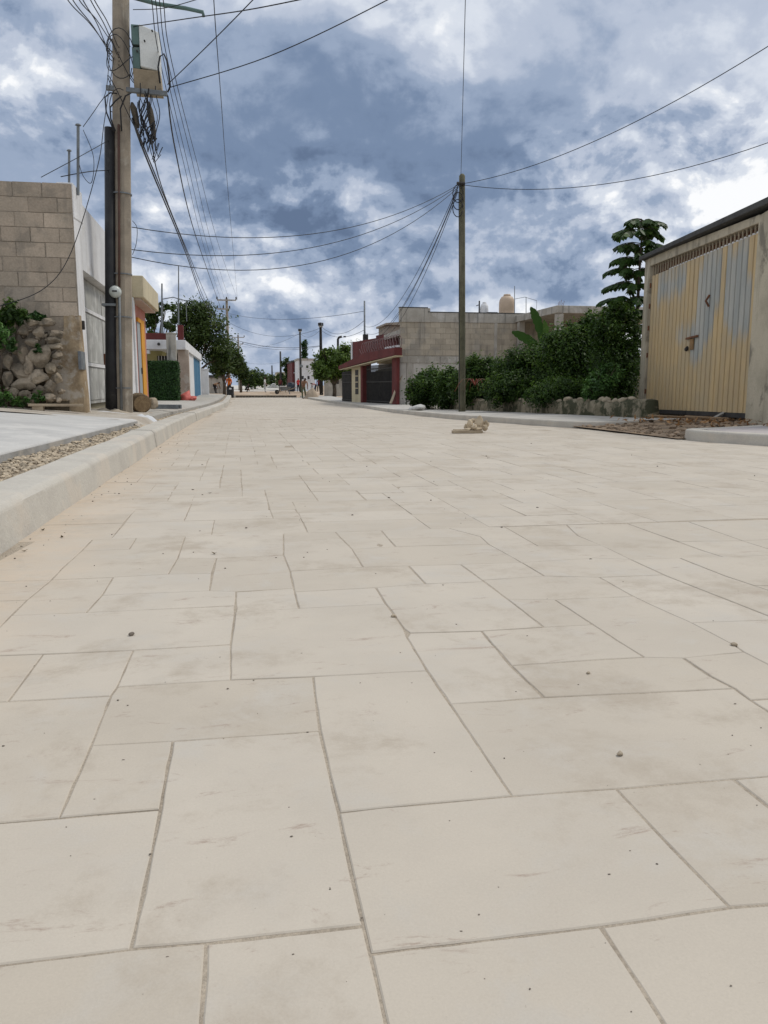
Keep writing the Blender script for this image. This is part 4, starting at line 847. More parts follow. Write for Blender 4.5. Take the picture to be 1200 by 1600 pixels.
def slatmat():
    m = bpy.data.materials.new('peeling_gate_paint'); m.use_nodes = True; t = m.node_tree; t.nodes.clear(); k = NT(t); pos = k.n('ShaderNodeNewGeometry').outputs['Position']
    pv = k.vmath('MULTIPLY', pos, (1., 1., .22)); at = k.n('ShaderNodeAttribute', attribute_name='tint').outputs['Fac']
    y = k.mix(k.smooth(k.noise(pv, 5., 5., .6), .35, .65), (.53, .395, .21, 1), (.45, .345, .20, 1))
    y = k.mix(k.smooth(k.noise(pos, 1.3, 4., .6), .45, .65, 0, .6), y, (.43, .35, .225, 1))
    g = k.mix(k.smooth(k.noise(pv, 3.2, 6., .6), .35, .65), (.40, .405, .375, 1), (.29, .315, .31, 1))
    wv = k.math('ADD', at, k.math('MULTIPLY', k.math('SUBTRACT', k.noise(pv, 7., 6., .7), .5), .9))
    c = k.mix(k.smooth(wv, .25, .80, 0, .92), y, g)
    c = k.mix(k.smooth(k.noise(pos, 26., 6., .7), .66, .76, 0, .7), c, (.17, .085, .04, 1))
    c = k.mix(k.smooth(k.noise(pv, 9., 6., .7), .60, .78, 0, .45), c, (.20, .15, .09, 1))
    b = k.n('ShaderNodeBsdfPrincipled'); k.put(b.inputs['Base Color'], c); b.inputs['Roughness'].default_value = .65; b.inputs['Specular IOR Level'].default_value = .25
    bp = k.n('ShaderNodeBump'); bp.inputs['Strength'].default_value = .15; bp.inputs['Distance'].default_value = .02; k.put(bp.inputs['Height'], k.noise(pv, 12., 5., .6)); t.links.new(bp.outputs[0], b.inputs['Normal'])
    o = k.n('ShaderNodeOutputMaterial'); t.links.new(b.outputs[0], o.inputs[0]); return m
garage()
p = G(1196, 650, .15); tag(MB().rock((0, 0, 0), (.42, .4, .36), 61, 4, .3, 1.5, tint=.25).build('boulder', M('dark_stone', (.22, .19, .145), (.15, .13, .10), 4, .95, .7, 30, stain=((.30, .27, .22), 5, .55, .6)), smooth=True, org=(0, 0, 0)), 'rough brown boulder leaning against the right garage pillar', 'boulder').location = p+Vector((.28, .1, .25))
for i, (px, py, w_, rz) in enumerate([(1050, 654, .9, .3), (1110, 656, .7, -.3)]):
    p = G(px, py, .16); o = tag(MB().box(-w_/2, w_/2, -.06, .06, 0, .025).build('board', M('old_board', (.30, .21, .13), (.22, .15, .09), 5, .9, .4), bevel=.004, org=(0, 0, 0)), ['split brown board lying in the dirt under the gate', 'short weathered board resting in the soil by the corner kerb'][i], 'board'); o.location = p+Vector((0, .1, .02)); o.rotation_euler = (.1, .05, rz)
p = G(1145, 655, .16); m = MB().bar(p+Vector((-.35, .0, .02)), p+Vector((.12, .25, .16)), .06, .03); m.bar(p+Vector((.12, .25, .16)), p+Vector((.25, .15, .0)), .05, .03); tag(m.build('timber_offcut', M('grey_wood', (.36, .35, .32), (.27, .26, .24), 6, .9, .3), org=p), 'grey bent timber offcut propped in the gap below the gate', 'timber')
# ---- low mossy wall
def low_wall():
    a, b = G(640, 637, .12), G(996, 652, .13); b = Vector((7.62, 14.25, .1)); a = Vector((6.5, 25.0, zg(25)+.1))
    t = thing('low_wall', 'low crumbling mossy retaining wall under the hedge', 'wall', (a+b)/2); N = 60; rows = []
    z1 = lambda s: lerp(.40, .36, s)+.07*mnoise.noise(Vector((s*14, 0, 0)))+.05*mnoise.noise(Vector((s*45, 3, 0)))
    for i in range(N+1):
        s = i/N; p = lerp(b, a, s); zz = zg(p.y)+.08; top = zg(p.y)+.06+z1(s); o = .035*mnoise.noise(Vector((s*30, 1, 0)))
        rows.append([(p.x-.02+o, p.y, zz-.15), (p.x-.0+o+.02*mnoise.noise(Vector((s*50, 5, 0))), p.y, lerp(zz, top, .5)), (p.x+.02+o, p.y, top-.03), (p.x+.07, p.y, top), (p.x+.3, p.y, top+.02*mnoise.noise(Vector((s*60, 2, 0)))), (p.x+.36, p.y, zz-.1)])
    m = MB(); m.sheet(rows); m.f.append(tuple(range(5, -1, -1))); m.build('wall_body', MOSSW, t, True)
    for k in range(46):
        s = random.random(); p = lerp(b, a, s); r = random.uniform(.07, .16); top = zg(p.y)+.06+z1(s)
        MB().rock((0, 0, 0), (r*.6, r*1.3, r*.55), k, 2, .3, tint=random.uniform(.2, 1)).build('capping_stone', M('capping', (.33, .28, .205), (.22, .185, .13), 5, .95, .6, 30, tint=.3), t, True, org=(0, 0, 0)).location = Vector((p.x+.1, p.y, top+.0))-parent_world(t)
low_wall()
# ---- wooden telephone pole
RP = G(722, 643, .12); RTOP = YP(722, 275, RP.y)
def phone_pole():
    t = thing('wooden_pole', 'weathered greenish wooden telephone pole on the pavement edge', 'pole', RP); k = RP.y/F
    pts = [lerp(RP-Vector((0, 0, .3)), RTOP, s) for s in np.linspace(0, 1, 12)]
    m = MB().tube(pts+[RTOP+Vector((0, 0, .05))], [lerp(5.8, 4.6, s)*k for s in np.linspace(0, 1, 12)]+[2.5*k], 14); m.build('pole', WOODP, t, True)
    for q in range(3):
        c = YP(712, 297+5*q, RP.y-.1); MB().tube([c+Vector((.14*math.cos(a)+.05, -.05, .22*math.sin(a)-.1-.1*q)) for a in np.linspace(0, 6.0, 16)], .012, 5).build('cable_coil', CABLE, t, True)
    MB().tube([YP(714, 287, RP.y-.1), YP(726, 287, RP.y-.1)], .05, 8).build('clamp', DARKIRON, t)
    MB().tube([YP(717, 300, RP.y-.12), YP(717.5, 440, RP.y-.14), YP(718, 640, RP.y-.15)], .01, 5).build('down_wire', CABLE, t)
phone_pole()
# ---- heap of stones on boards, standing in the road
def stone_heap():
    c = G(743, 677, 0); t = thing('stone_heap', 'small heap of rough stones stacked on boards in the road', 'stone heap', c); k = c.y/F*1.02
    def at(px, py, dy=0.): p = YP(px, py, c.y+dy); return p
    MB().box(at(716, 0).x, at(766, 0).x, c.y-.05, c.y+.06, c.z+.003, c.z+.045).build('board', WOOD, t, bevel=.004)
    MB().box(at(725, 0).x, at(771, 0).x, c.y+.16, c.y+.28, c.z+.003, c.z+.05).build('board', WOOD, t, bevel=.004)
    MB().box(at(758, 0).x, at(771, 0).x, c.y+.02, c.y+.32, c.z+.052, c.z+.085).build('board', WOOD, t, bevel=.004)
    for i, (px, py, w_, h_, dy) in enumerate([(731, 671, 12, 6, .05), (746, 670, 16, 7, .03), (757, 668, 10, 10, .1), (728, 666, 6, 9, .2), (734, 662, 11, 12, .1), (748, 661, 13, 20, .06), (741, 667, 9, 8, -.02), (740, 657, 8, 8, .2), (760, 664, 7, 12, .2), (752, 664, 10, 12, .25)]):
        p = at(px, py, dy); MB().rock((0, 0, 0), (w_*k*.6, w_*k*.55, h_*k*.6), 70+i, 3, .25, 1.2, tint=.6+.4*random.random()).build('stone', M('cut_limestone', (.48, .395, .28), (.38, .31, .215), 5, .93, .5, 40, tint=.18), t, False, org=(0, 0, 0)).location = p-parent_world(t)
    return t
stone_heap()
def sackthing(px, py, dz, w_, h_, lab, seed, mat=SACK, name='sack'):
    p = G(px, py, dz); k = p.y/F; tag(MB().rock((0, 0, 0), (w_*k*.55, .3, h_*k*.6), seed, 3, .2, 1.5).build(name, mat, smooth=True, org=(0, 0, 0)), lab, name).location = p+Vector((0, 0, h_*k*.4))
sackthing(652, 642, .1, 30, 10, 'slumped white plastic sack on the pavement before the hedge', 4)
p = G(681, 640, .1); o = tag(MB().box(-.3, .3, -.06, .06, 0, .42).build('concrete_slab', GREYW, bevel=.015, org=(0, 0, 0)), 'broken grey concrete slab leaning by the hedge', 'slab'); o.location = p+Vector((0, .15, 0)); o.rotation_euler = (-.9, .25, .2)
sackthing(697, 640, .1, 9, 7, 'lone round stone beside the broken concrete slab', 12, STONE, 'stone')
# ---- shrubs behind the low wall
def shrub(lab, base, px, py, rx, ry, Y, n, leaf=.06, mat=BUSH, extra=(), name='shrub', asp=.45):
    b = Vector((YP(px, 640, Y).x, Y, zg(Y)+.2)); tree(name, lab, 'shrub', b, [pxclump(px, py, Y, rx, ry, b)]+[pxclump(*e[:2], Y+(e[4] if len(e) > 4 else 0), e[2], e[3], b) for e in extra], int(n*1.75), leaf*.72, mat, .03, 'shrubs growing behind the low wall', asp)
shrub('rounded dark green shrub nearest the red house post', 0, 664, 607, 24, 26, 25.5, 5200, .07, BUSH, [(650, 618, 14, 16), (680, 600, 18, 24)])
shrub('dark shrub filling the hedge just before the wooden pole', 0, 703, 607, 22, 30, 24.5, 5200, .07, BUSH, [(718, 612, 20, 26), (690, 615, 16, 20)])
shrub('bright-topped shrub growing behind the wooden pole', 0, 752, 597, 32, 36, 22.8, 7500, .065, BUSH, [(738, 572, 18, 18), (765, 570, 16, 14), (778, 590, 20, 30), (725, 605, 20, 24)])
shrub('brownish shrub of dying leaves over the low wall', 0, 800, 604, 30, 24, 20.2, 5200, .055, BUSH, [(775, 610, 22, 20), (828, 606, 22, 22)])
shrub('low dense shrub beneath the banana plant', 0, 830, 575, 34, 34, 20.8, 8200, .06, BUSH, [(800, 576, 26, 26), (845, 555, 20, 18), (858, 588, 26, 32)])
shrub('tall dense shrub rising toward the carport roof', 0, 888, 556, 44, 46, 19.5, 14000, .06, BUSH, [(868, 588, 30, 36), (912, 568, 36, 46), (898, 522, 18, 16), (930, 525, 26, 34), (920, 500, 14, 14), (868, 538, 18, 16)])
shrub('dense dark shrub against the garage side wall', 0, 962, 575, 38, 48, 17.6, 13000, .055, BUSH, [(948, 518, 24, 32), (978, 530, 20, 50), (955, 608, 38, 28), (962, 488, 18, 18)])
shrub('leafy light green shrub leaning over the mossy wall end', 0, 940, 603, 22, 24, 16.4, 1900, .055, BUSHY, [(955, 585, 16, 18), (925, 612, 14, 14)], asp=.5)
shrub('dark shrub with low skirts at the crumbling wall', 0, 880, 612, 36, 20, 18.2, 6000, .05, BUSH, [(910, 618, 26, 14), (850, 618, 26, 14)])
def dryplant():
    b = G(742, 640, .3); b = Vector((YP(742, 620, 21.2).x, 21.2, .45)); t = thing('dead_bromeliad', 'small plant of withered reddish strap leaves in the hedge', 'plant', b)
    for k in range(13):
        a = random.uniform(0, 6.28); L = random.uniform(.35, .7); d = Vector((math.cos(a), math.sin(a)*.7, 0)); c = YP(742, 603, 21.0); m = MB(); rows = []
        for s in np.linspace(0, 1, 6):
            q = c+d*L*s+Vector((0, 0, .30*math.sin(s*2.4)-.35*s*s)); w_ = .022*(1-s*.9); sd_ = d.cross(Vector((0, 0, 1)))*w_; rows.append([q-sd_, q+Vector((0, 0, .006)), q+sd_])
        m.sheet(rows); m.t = [random.random()]*len(m.v); m.build('leaf', REDL if k < 9 else DRYL, t)
dryplant()
# ---- banana plant
def banana():
    Y = 21.4; base = Vector((YP(845, 600, Y).x, Y, zg(Y)+.2)); t = thing('banana_plant', 'banana plant with two broad ragged leaves over the hedge', 'plant', base); BAN = leafmat('banana_leaf', (.025, .06, .015), (.05, .11, .025), (.09, .17, .04), .25, .4)
    top = YP(848, 545, Y); MB().tube([base, lerp(base, top, .5)+Vector((.04, 0, 0)), top], [.11, .09, .06], 8).build('stem', M('banana_stem', (.10, .12, .05), (.08, .09, .04), 5, .8), t, True)
    for (pts, wd) in ([[(848, 548), (846, 520), (840, 500), (834, 487), (829, 480)], .13], [[(846, 552), (838, 540), (825, 529), (810, 521), (800, 518)], .13], [[(850, 548), (858, 528), (870, 520), (880, 524)], .12], [[(850, 552), (866, 545), (884, 548), (892, 556)], .12], [[(847, 550), (852, 530), (853, 512), (850, 500)], .1]):
        C = [YP(a, b, Y-.3*i*.3) for i, (a, b) in enumerate(pts)]; m = MB(); N = 20; rows = []
        def cp(s):
            f = s*(len(C)-1); i = min(int(f), len(C)-2); return lerp(C[i], C[i+1], f-i)
        for j in range(N+1):
            s = j/N; p = cp(s); d = (cp(min(1, s+.05))-cp(max(0, s-.05))).normalized(); sd_ = d.cross(Vector((0, 1, .3))).normalized(); w_ = wd*max(.03, math.sin(math.pi*min(1, .08+s*.9))**.6)*(1 if j % 3 else .82)
            rows.append([p-sd_*w_+Vector((0, 0, -.25*w_)), p-sd_*w_*.5, p+Vector((0, -.02, .02)), p+sd_*w_*.5, p+sd_*w_+Vector((0, 0, -.25*w_))])
        m.sheet(rows); m.t = [random.uniform(.3, .9)]*len(m.v); m.build('leaf', BAN, t, True)
banana()
# ---- tall young tree with tiers of drooping leaves
def tiered_tree():
    Y = 18.2; base = Vector((YP(985, 640, Y).x, Y, .2)); t = thing('tiered_tree', 'tall young tree with tiers of drooping broad leaves beside the garage', 'tree', base); top = YP(1004, 345, Y); k = Y/F
    m = MB().tube([base, YP(990, 560, Y), YP(996, 480, Y), YP(1000, 410, Y), top], [.06, .05, .04, .028, .012], 8)
    tiers = [(1003, 346, 36), (1000, 364, 44), (1002, 384, 46), (996, 404, 44), (990, 424, 42), (988, 445, 44), (984, 466, 46), (980, 488, 46), (982, 512, 46), (980, 538, 46), (978, 562, 44)]
    PV, TV = [], []
    for i, (px, py, rx) in enumerate(tiers):
        nb = 7
        for q in range(nb):
            a = q/nb*6.28+i*.9+random.uniform(-.3, .3); R_ = rx*k*random.uniform(.55, 1.15); o = YP(px, py+random.uniform(-5, 5), Y); d = Vector((math.cos(a), math.sin(a), 0))
            pt = lambda s: o+d*R_*s+Vector((0, 0, R_*(.34*s-.42*s*s)))
            m.tube([o, pt(.35), pt(.7), pt(1)], [.012, .009, .006, .003], 4)
            for s in np.linspace(.25, 1, 14):
                for sgn in (-1, 1, 0):
                    if sgn == 0 and s < .9: continue
                    p = pt(s); sd_ = Vector((-d.y, d.x, 0))*sgn; L = random.uniform(.13, .23); dl = (sd_*.6+d*.4+Vector((random.uniform(-.3, .3), random.uniform(-.3, .3), -.65-.5*random.random()))).normalized(); wd = (dl.cross(Vector((0, 0, 1)))+Vector((0, 0, random.uniform(-.3, .3)))).normalized()*L*.34
                    PV += [p, p+dl*L*.5-wd, p+dl*L, p+dl*L*.5+wd]; TV += [min(1, max(0, random.gauss(.38, .22)))]*4
    leafobj('crown', np.array([tuple(x) for x in PV]), np.array(TV), BROAD, t, base); m.build('trunk', BARK, t, True)
tiered_tree()
# ---- grey block house
GY = 34.6
def grey_house():
    k = lambda px, py, Y=GY: YP(px, py, Y); x0 = k(625, 520).x; x1 = k(905, 520).x; zt = k(640, 503).z; zp = k(720, 489).z; zc = k(640, 481).z; zb1 = k(640, 557).z; zb2 = k(640, 567).z; z0 = zg(GY)-.2
    t = thing('block_house', 'grey unplastered block house with stained parapet behind the hedge', 'house', ((x0+x1)/2, GY+2, z0))
    core = MB().box(x0+.03, x1, GY+.0105, GY+.2, z0, zt).build('wall', M('pale_mortar', (.36, .325, .27), (.30, .27, .225), 1.5, .95, .4, 40), t)
    MB().box(x0, x0+.2, GY+.2, GY+7, z0, 1.0).build('side_wall', GREYW, t)
    MB().box(x0+.2, x1, GY+.2, GY+7, zt-.5, zt-.25).build('roof', GREYW, t)
    MB().box(x0-.01, x1+.02, GY-.03, GY+.22, zt, zp).build('parapet', GREYW, t, bevel=.015)
    MB().box(x0-.02, k(672, 500).x, GY-.045, GY+.21, zt-.01, zc).build('parapet_corner', GREYW, t, bevel=.015)
    MB().box(k(672, 0).x+.01, x1+.02, GY-.045, GY+.24, zp+.002, zp+.035).build('coping', ROOFD, t)
    MB().box(x0-.03, k(672, 0).x+.01, GY-.055, GY+.22, zc+.002, zc+.035).build('coping', ROOFD, t)
    MB().box(x0-.01, x1, GY-.035, GY+.18, zb2, zb1).build('ring_beam', GREYW, t, bevel=.012)
    for a, b in ((624.5, 626.5), (638, 648), (783, 788)):
        MB().box(k(a, 0).x, k(b, 0).x, GY-.03, GY+.18, z0, zb2 if a < 700 else zt).build('column', GREYW, t, bevel=.01)
    cw, ch = .45, .235; bms = []
    for v in range(4):
        o = MB().box(-cw/2+.004, cw/2-.004, -.02, .02, -ch/2+.004, ch/2-.004, v/3).build('block', GBLOCK, core, org=(0, 0, 0)); bms.append(o.data); bpy.data.objects.remove(o)
    z = zt-ch/2; r = 0; cnt = 0
    while z > zb1+ch/3:
        x = x0+cw/2-(cw/2 if r % 2 else 0)
        while x < x1-.3:
            if x-cw/2 > x0-.05 and cnt < 290: place(random.choice(bms), 'block', core, (x, GY+.018+random.gauss(0, .002), z)); cnt += 1
            x += cw
        z -= ch; r += 1
    o = MB(); 
    for (a, b) in ((649, 782), (627, 637.5)): o.box(k(a, 0).x, k(b, 0).x, GY, GY+.03, z0, zb2-.002)
    o.build('lower_infill', M('pale_infill', (.50, .475, .43), (.42, .40, .36), 1.5, .9, .3, 35, streak=((.25, .24, .22), .4)), t)
grey_house()
def carport():
    Ya = 29.8; A = YP(870, 477, Ya); zt = A.z; zb = YP(870, 489, Ya).z; t = thing('carport_frame', 'bare concrete carport slab on columns behind the shrubs', 'carport', (A.x+2, Ya+2, zg(Ya)))
    MB().box(A.x, A.x+6, Ya, GY+.5, zb, zt).build('roof_slab', GREYW, t, bevel=.02)
    MB().box(A.x+.05, A.x+.32, Ya+.05, Ya+.32, zg(Ya), zb-.002).build('column', GREYW, t, bevel=.015)
    MB().box(A.x+.05, A.x+.32, GY-.5, GY-.23, zg(Ya), zb-.002).build('column', GREYW, t, bevel=.015)
    MB().box(A.x+4, A.x+4.3, Ya+.05, Ya+.32, zg(Ya), zb-.002).build('column', GREYW, t, bevel=.015)
    for q in range(5): MB().tube([(A.x+.1+.05*q, Ya+.1+.04*(q % 2), zt), (A.x+.1+.06*q, Ya+.1, zt+.12+.05*(q % 3))], .008, 5).build('starter_bar', RUST, t)
    MB().box(A.x+.4, A.x+6, Ya+3, Ya+3.15, zg(Ya), zg(Ya)+2.2).build('back_wall', INNER, t)
carport()
def tank(px, y0, y1, w_, Y, mat, lab, lid):
    a = YP(px, y1, Y); k = Y/F; r = w_*k/2; h = YP(px, y0, Y).z-a.z; t = thing('water_tank', lab, 'water tank', a)
    MB().lathe(a, [(r*.97, 0), (r, .04), (r, h*.25), (r*.985, h*.27), (r, h*.29), (r, h*.55), (r*.985, h*.57), (r, h*.59), (r, h*.78), (r*.93, h*.87), (r*.7, h*.95), (r*.45, h*.97)], 28).build('shell', mat, t, True)
    MB().lathe(a, [(r*.45, h*.965), (r*.47, h*.99), (r*.4, h*1.02), (.01, h*1.03)], 20).build('lid', lid, t, True)
TANK = M('beige_plastic', (.50, .385, .28), (.45, .345, .25), 1.5, .55, .05, 40)
tank(791, 461, 519, 25, 37.5, TANK, 'large beige ribbed water tank on the block house roof', TANK)
tank(756, 473, 519, 13, 37, WHITEW, 'small white water tank beside a black box on the roof', WHITEW)
a = YP(769, 490, 36.5); tag(MB().box(a.x-.2, a.x+.2, 36.4, 36.8, a.z-.85, a.z+.02).box(a.x-.23, a.x+.23, 36.38, 36.82, a.z+.02, a.z+.06).build('black_box', BLACKP, bevel=.01, org=(a.x, 36.6, a.z-.85)), 'low black box on the roof next to the small tank', 'box')
a = YP(749, 490, 37); tag(MB().tube([a-Vector((0, 0, .85)), YP(749, 470, 37)], .035, 6).tube([YP(749, 476, 37), YP(744, 478, 37)], .02, 6).build('vent_pipe', DARKIRON, org=a), 'dark vent pipe standing beside the small white tank', 'pipe')
antenna(804, 519, 447, 37, .022, 'thin bent aerial beside the beige tank')
antenna(822, 519, 464, 37, .022, 'short plain aerial to the carport side of the beige tank', False)
# ---- red house with canopy, iron gates and coiled wire
def red_house():
    A = Vector((YP(623, 600, 34.2).x, 34.2, 0)); B = Vector((YP(528, 600, 43.5).x, 43.5, 0)); u = (B-A); L = u.length; u.normalize(); n = Vector((-u.y, u.x, 0))
    if n.x > 0: n = -n
    z0 = zg(36)+.08; t = thing('red_house', 'dark red house with sloping canopy fascia and black iron gates', 'house', A+u*L/2+Vector((0, 0, z0)))
    def hit(px, py, off=0.): d = ray(px, py); k = ((A+n*off)).dot(n)/d.dot(n); p = d*k; return ((p-A).dot(u), CZ+p.z)
    def blk(m, s0, s1, z00, z01, z10, z11, d0, d1):
        P_ = lambda s, z, d: A+u*s+n*d+Vector((0, 0, z)); a, b = min(d0, d1), max(d0, d1)
        q = [P_(s0, z00, b), P_(s1, z01, b), P_(s1, z01, a), P_(s0, z00, a)]; r = [P_(s0, z10, b), P_(s1, z11, b), P_(s1, z11, a), P_(s0, z10, a)]
        if ((q[1]-q[0]).cross(q[2]-q[0])).z < 0: q = q[::-1]; r = r[::-1]
        return m.hexa(q, r)
    S_ = lambda px, off=0.: hit(px, 590, off)[0]
    Zv = lambda px, py, off=0.: hit(px, py, off)[1]
    off = .35; sa, sb, sc = S_(616, off), S_(568, off), S_(529, off)
    blk(MB(), sa, sb, Zv(616, 555, off), Zv(568, 566, off), Zv(616, 543, off), Zv(568, 552, off), 0, off).build('canopy_fascia', REDP, t)
    blk(MB(), sb, sc, Zv(568, 566, off), Zv(529, 577, off), Zv(568, 552, off)-.002, Zv(529, 572, off), 0, off-.003).build('canopy_slope', REDP, t)
    blk(MB(), sa+.02, sc-.02, Zv(616, 555, off)-.05, Zv(529, 577, off)-.04, Zv(616, 555, off)-.004, Zv(529, 577, off)-.004, -.05, off-.04).build('soffit', CREAM, t)
    blk(MB(), S_(622.5), S_(615), z0-.3, z0-.3, Zv(618, 545), Zv(618, 545), -.06, .08).build('corner_post', REDP, t, bevel=.01)
    blk(MB(), S_(568), S_(565), z0-.3, z0-.3, Zv(566, 566), Zv(566, 566), -.4, .06).build('gate_post', REDP, t, bevel=.01)
    blk(MB(), S_(564.8), S_(549.5), z0-.3, z0-.3, Zv(564, 566), Zv(550, 571), -.3, .0).build('wall', CREAM, t)
    d = blk(MB(), S_(560), S_(555.5), Zv(558, 616), Zv(558, 616), Zv(558, 578), Zv(558, 578), 0, .02).build('window', DARKIRON, t)
    for q in range(3):
        z = lerp(Zv(558, 616), Zv(558, 578), .25*(q+1)); blk(MB(), S_(560), S_(555.5), z-.02, z-.02, z+.02, z+.02, .02, .035).build('window_bar', CREAM, d)
    # porch interior and iron gates (each bar a part)
    blk(MB(), S_(615), S_(529), z0-.3, z0-.3, Zv(600, 557)-.1, Zv(540, 575)-.1, -2.2, -2.1).build('porch_wall', INNER, t)
    blk(MB(), S_(593), S_(588), z0-.3, z0-.3, Zv(590, 556), Zv(590, 556), -1.2, -.9).build('inner_pillar', M('brick_patch', (.40, .28, .20), (.42, .36, .29), 3, .9, .3), t)
    blk(MB(), S_(592), S_(586), Zv(590, 568), Zv(590, 568), Zv(590, 559), Zv(590, 559), -.9, -.1).build('beam_end', M('tan_beam', (.36, .29, .18), (.30, .24, .15), 3, .9), t)
    for (pa, pb, top) in ((614, 569, (566, 570)), (549, 531, (577, 580))):
        g = thing_part('iron_gate', t); s0, s1 = S_(pa)+.05, S_(pb)-.05; nb = 26
        for q in range(nb+1):
            s = lerp(s0, s1, q/nb); z1 = Zv(lerp(pa, pb, q/nb), lerp(*top, q/nb))-.05; blk(MB(), s-.02, s+.02, z0, z0, z1, z1, -.14, -.11).build('bar', DARKIRON, g)
        for zz in (z0+.1, z0+1.0, Zv((pa+pb)/2, sum(top)/2)-.25): blk(MB(), s0, s1, zz, zz, zz+.05, zz+.05, -.105, -.09).build('rail', DARKIRON, g)
        blk(MB(), s0, s1, z0+.02, z0+.02, z0+1.5, z0+1.5, -.17, -.15).build('sheet', M('gate_sheet', (.05, .048, .045), (.035, .034, .032), 4, .7), g)
    # upper storey walls set back
    off = -1.2
    blk(MB(), S_(598, off), S_(550.5, off), Zv(590, 560, off), Zv(590, 560, off), Zv(560, 533, off), Zv(560, 533, off), off-2, off).build('upper_wall', REDP, t)
    blk(MB(), S_(622, off), S_(588, off)-.01, Zv(610, 560, off), Zv(610, 560, off), Zv(590, 524, off), Zv(590, 524, off), off-2.2, off+.02).build('upper_wall', REDP, t)
    blk(MB(), S_(616, .2), S_(598, .2), Zv(610, 543, .2), Zv(600, 545, .2), Zv(610, 540, .2), Zv(600, 542, .2), -.05, .1).build('white_ledge', WHITEW, t)
    blk(MB(), S_(551.5, off), S_(549.8, off), Zv(550, 565, off), Zv(550, 565, off), Zv(550, 534, off), Zv(550, 534, off), off-.2, off+.05).build('white_edge', WHITEW, t)
    # coiled security wire on the canopy
    CO = M('wire_coil', (.19, .12, .12), (.14, .09, .09), 8, .6); pts = []; a0 = S_(622, .1); b0 = S_(566, .1)
    for q in np.linspace(0, 1, 190):
        s = lerp(a0, b0, q); an = q*2*math.pi*15; R_ = .30; z = lerp(Zv(622, 533, .1), Zv(566, 546, .1), q); pts.append(A+u*(s+.1*math.sin(an))+n*(.05+R_*.6*math.cos(an))+Vector((0, 0, z+R_*math.sin(an))))
    MB().tube(pts, .014, 5).build('wire_coil', CO, t, True)
red_house()
p = G(617, 632, .12); tag(MB().bar(p+Vector((-.25, -.3, .05)), p+Vector((.35, .1, 1.35)), .12, .04).build('leaning_plank', M('pale_plank', (.42, .35, .26), (.34, .28, .2), 6, .9, .3), org=p), 'pale plank leaning against the red corner post', 'plank')
# small roofed structure seen over the block house corner
a = YP(612, 520, 44); m = MB().box(a.x-.2, a.x+1.6, 44, 47, 1.0, YP(612, 507, 44).z); m.hexa([(a.x-.35, 43.8, YP(612, 508, 44).z+.002), (a.x+1.8, 43.8, YP(612, 508, 44).z+.002), (a.x+1.8, 47, YP(612, 508, 44).z+.002), (a.x-.35, 47, YP(612, 508, 44).z+.002)], [(a.x-.35, 43.8, YP(612, 505, 44).z), (a.x+1.8, 43.8, YP(612, 500, 44).z), (a.x+1.8, 47, YP(612, 500, 44).z), (a.x-.35, 47, YP(612, 505, 44).z)])
tag(m.build('roof_room', M('tan_render', (.36, .31, .25), (.28, .24, .2), 2, .9, .3), org=(a.x, 45, 1.0)), 'small tan rooftop room behind the block house corner', 'rooftop room')
# ================================================================== FAR END OF THE STREET
# trees behind the left-hand houses
def bigtree(lab, px, base_py, Y, cl, n, leaf, mat=TREEL, tr=.2, shell=.5):
    b = Vector((YP(px, 600, Y).x, Y, zg(Y))); tree('street_tree', lab, 'tree', b, [pxclump(c[0], c[1], Y+(c[4] if len(c) > 4 else 0), c[2], c[3], b) for c in cl], n, leaf, mat, tr, 'trees behind the left-hand houses', .5, shell)
bigtree('broad dark tree with open crown rising above the red parapet', 300, 600, 62, [(300, 485, 26, 18), (318, 505, 30, 24), (285, 500, 18, 14), (330, 533, 30, 26), (300, 530, 20, 20), (345, 556, 20, 20)], 11000, .115, tr=.17, shell=.3)
bigtree('thin sparse tree showing sky between its branches by the mast', 245, 600, 58, [(240, 492, 16, 8), (255, 480, 12, 7), (232, 506, 12, 6), (262, 512, 12, 6), (240, 522, 12, 5)], 1900, .14, tr=.16, shell=.3)
bigtree('dense dark tree sloping down toward the crossarm pole', 350, 600, 74, [(350, 556, 20, 22), (368, 566, 15, 18), (340, 574, 16, 12)], 6000, .13, tr=.14, shell=.35)
bigtree('dark tree standing between the two crossarm poles', 376, 600, 92, [(374, 572, 10, 14), (379, 582, 8, 9)], 3500, .16, tr=.14)
for (px, py, rx, ry, Y, lab) in [(398, 592, 22, 9, 150, 'low distant dark trees at the street end behind the crossarm poles'), (424, 596, 20, 7, 190, 'faint far tree clump where the street vanishes'), (440, 594, 8, 9, 160, 'small far tree by the far thin poles')]:
    b = Vector((YP(px, 600, Y).x, Y, zg(Y))); tree('far_tree', lab, 'tree', b, [pxclump(px, py, Y, rx, ry, b), pxclump(px+rx*.5, py+2, Y, rx*.5, ry*.7, b)], 1800, .3, TREEL, .2, 'far trees at the street end')
b = Vector((YP(522, 600, 60).x, 60, zg(60))); tree('street_tree', 'bright yellow-green leafy tree beyond the red house', 'tree', b, [pxclump(525, 562, 60, 24, 16, b), pxclump(500, 570, 60, 14, 13, b), pxclump(542, 555, 60, 14, 18, b), pxclump(510, 581, 60, 24, 9, b), pxclump(508, 552, 60, 8, 8, b), pxclump(540, 580, 60, 14, 12, b)], 9000, .12, TREEY, .14, shell=.4)
b = Vector((YP(476, 600, 125).x, 125, zg(125))); tree('cypress', 'slim dark columnar tree beyond the white far house', 'tree', b, [pxclump(476, 545, 125, 3.2, 14, b), pxclump(476, 565, 125, 3.4, 12, b)], 1500, .2, HEDGE, .15)
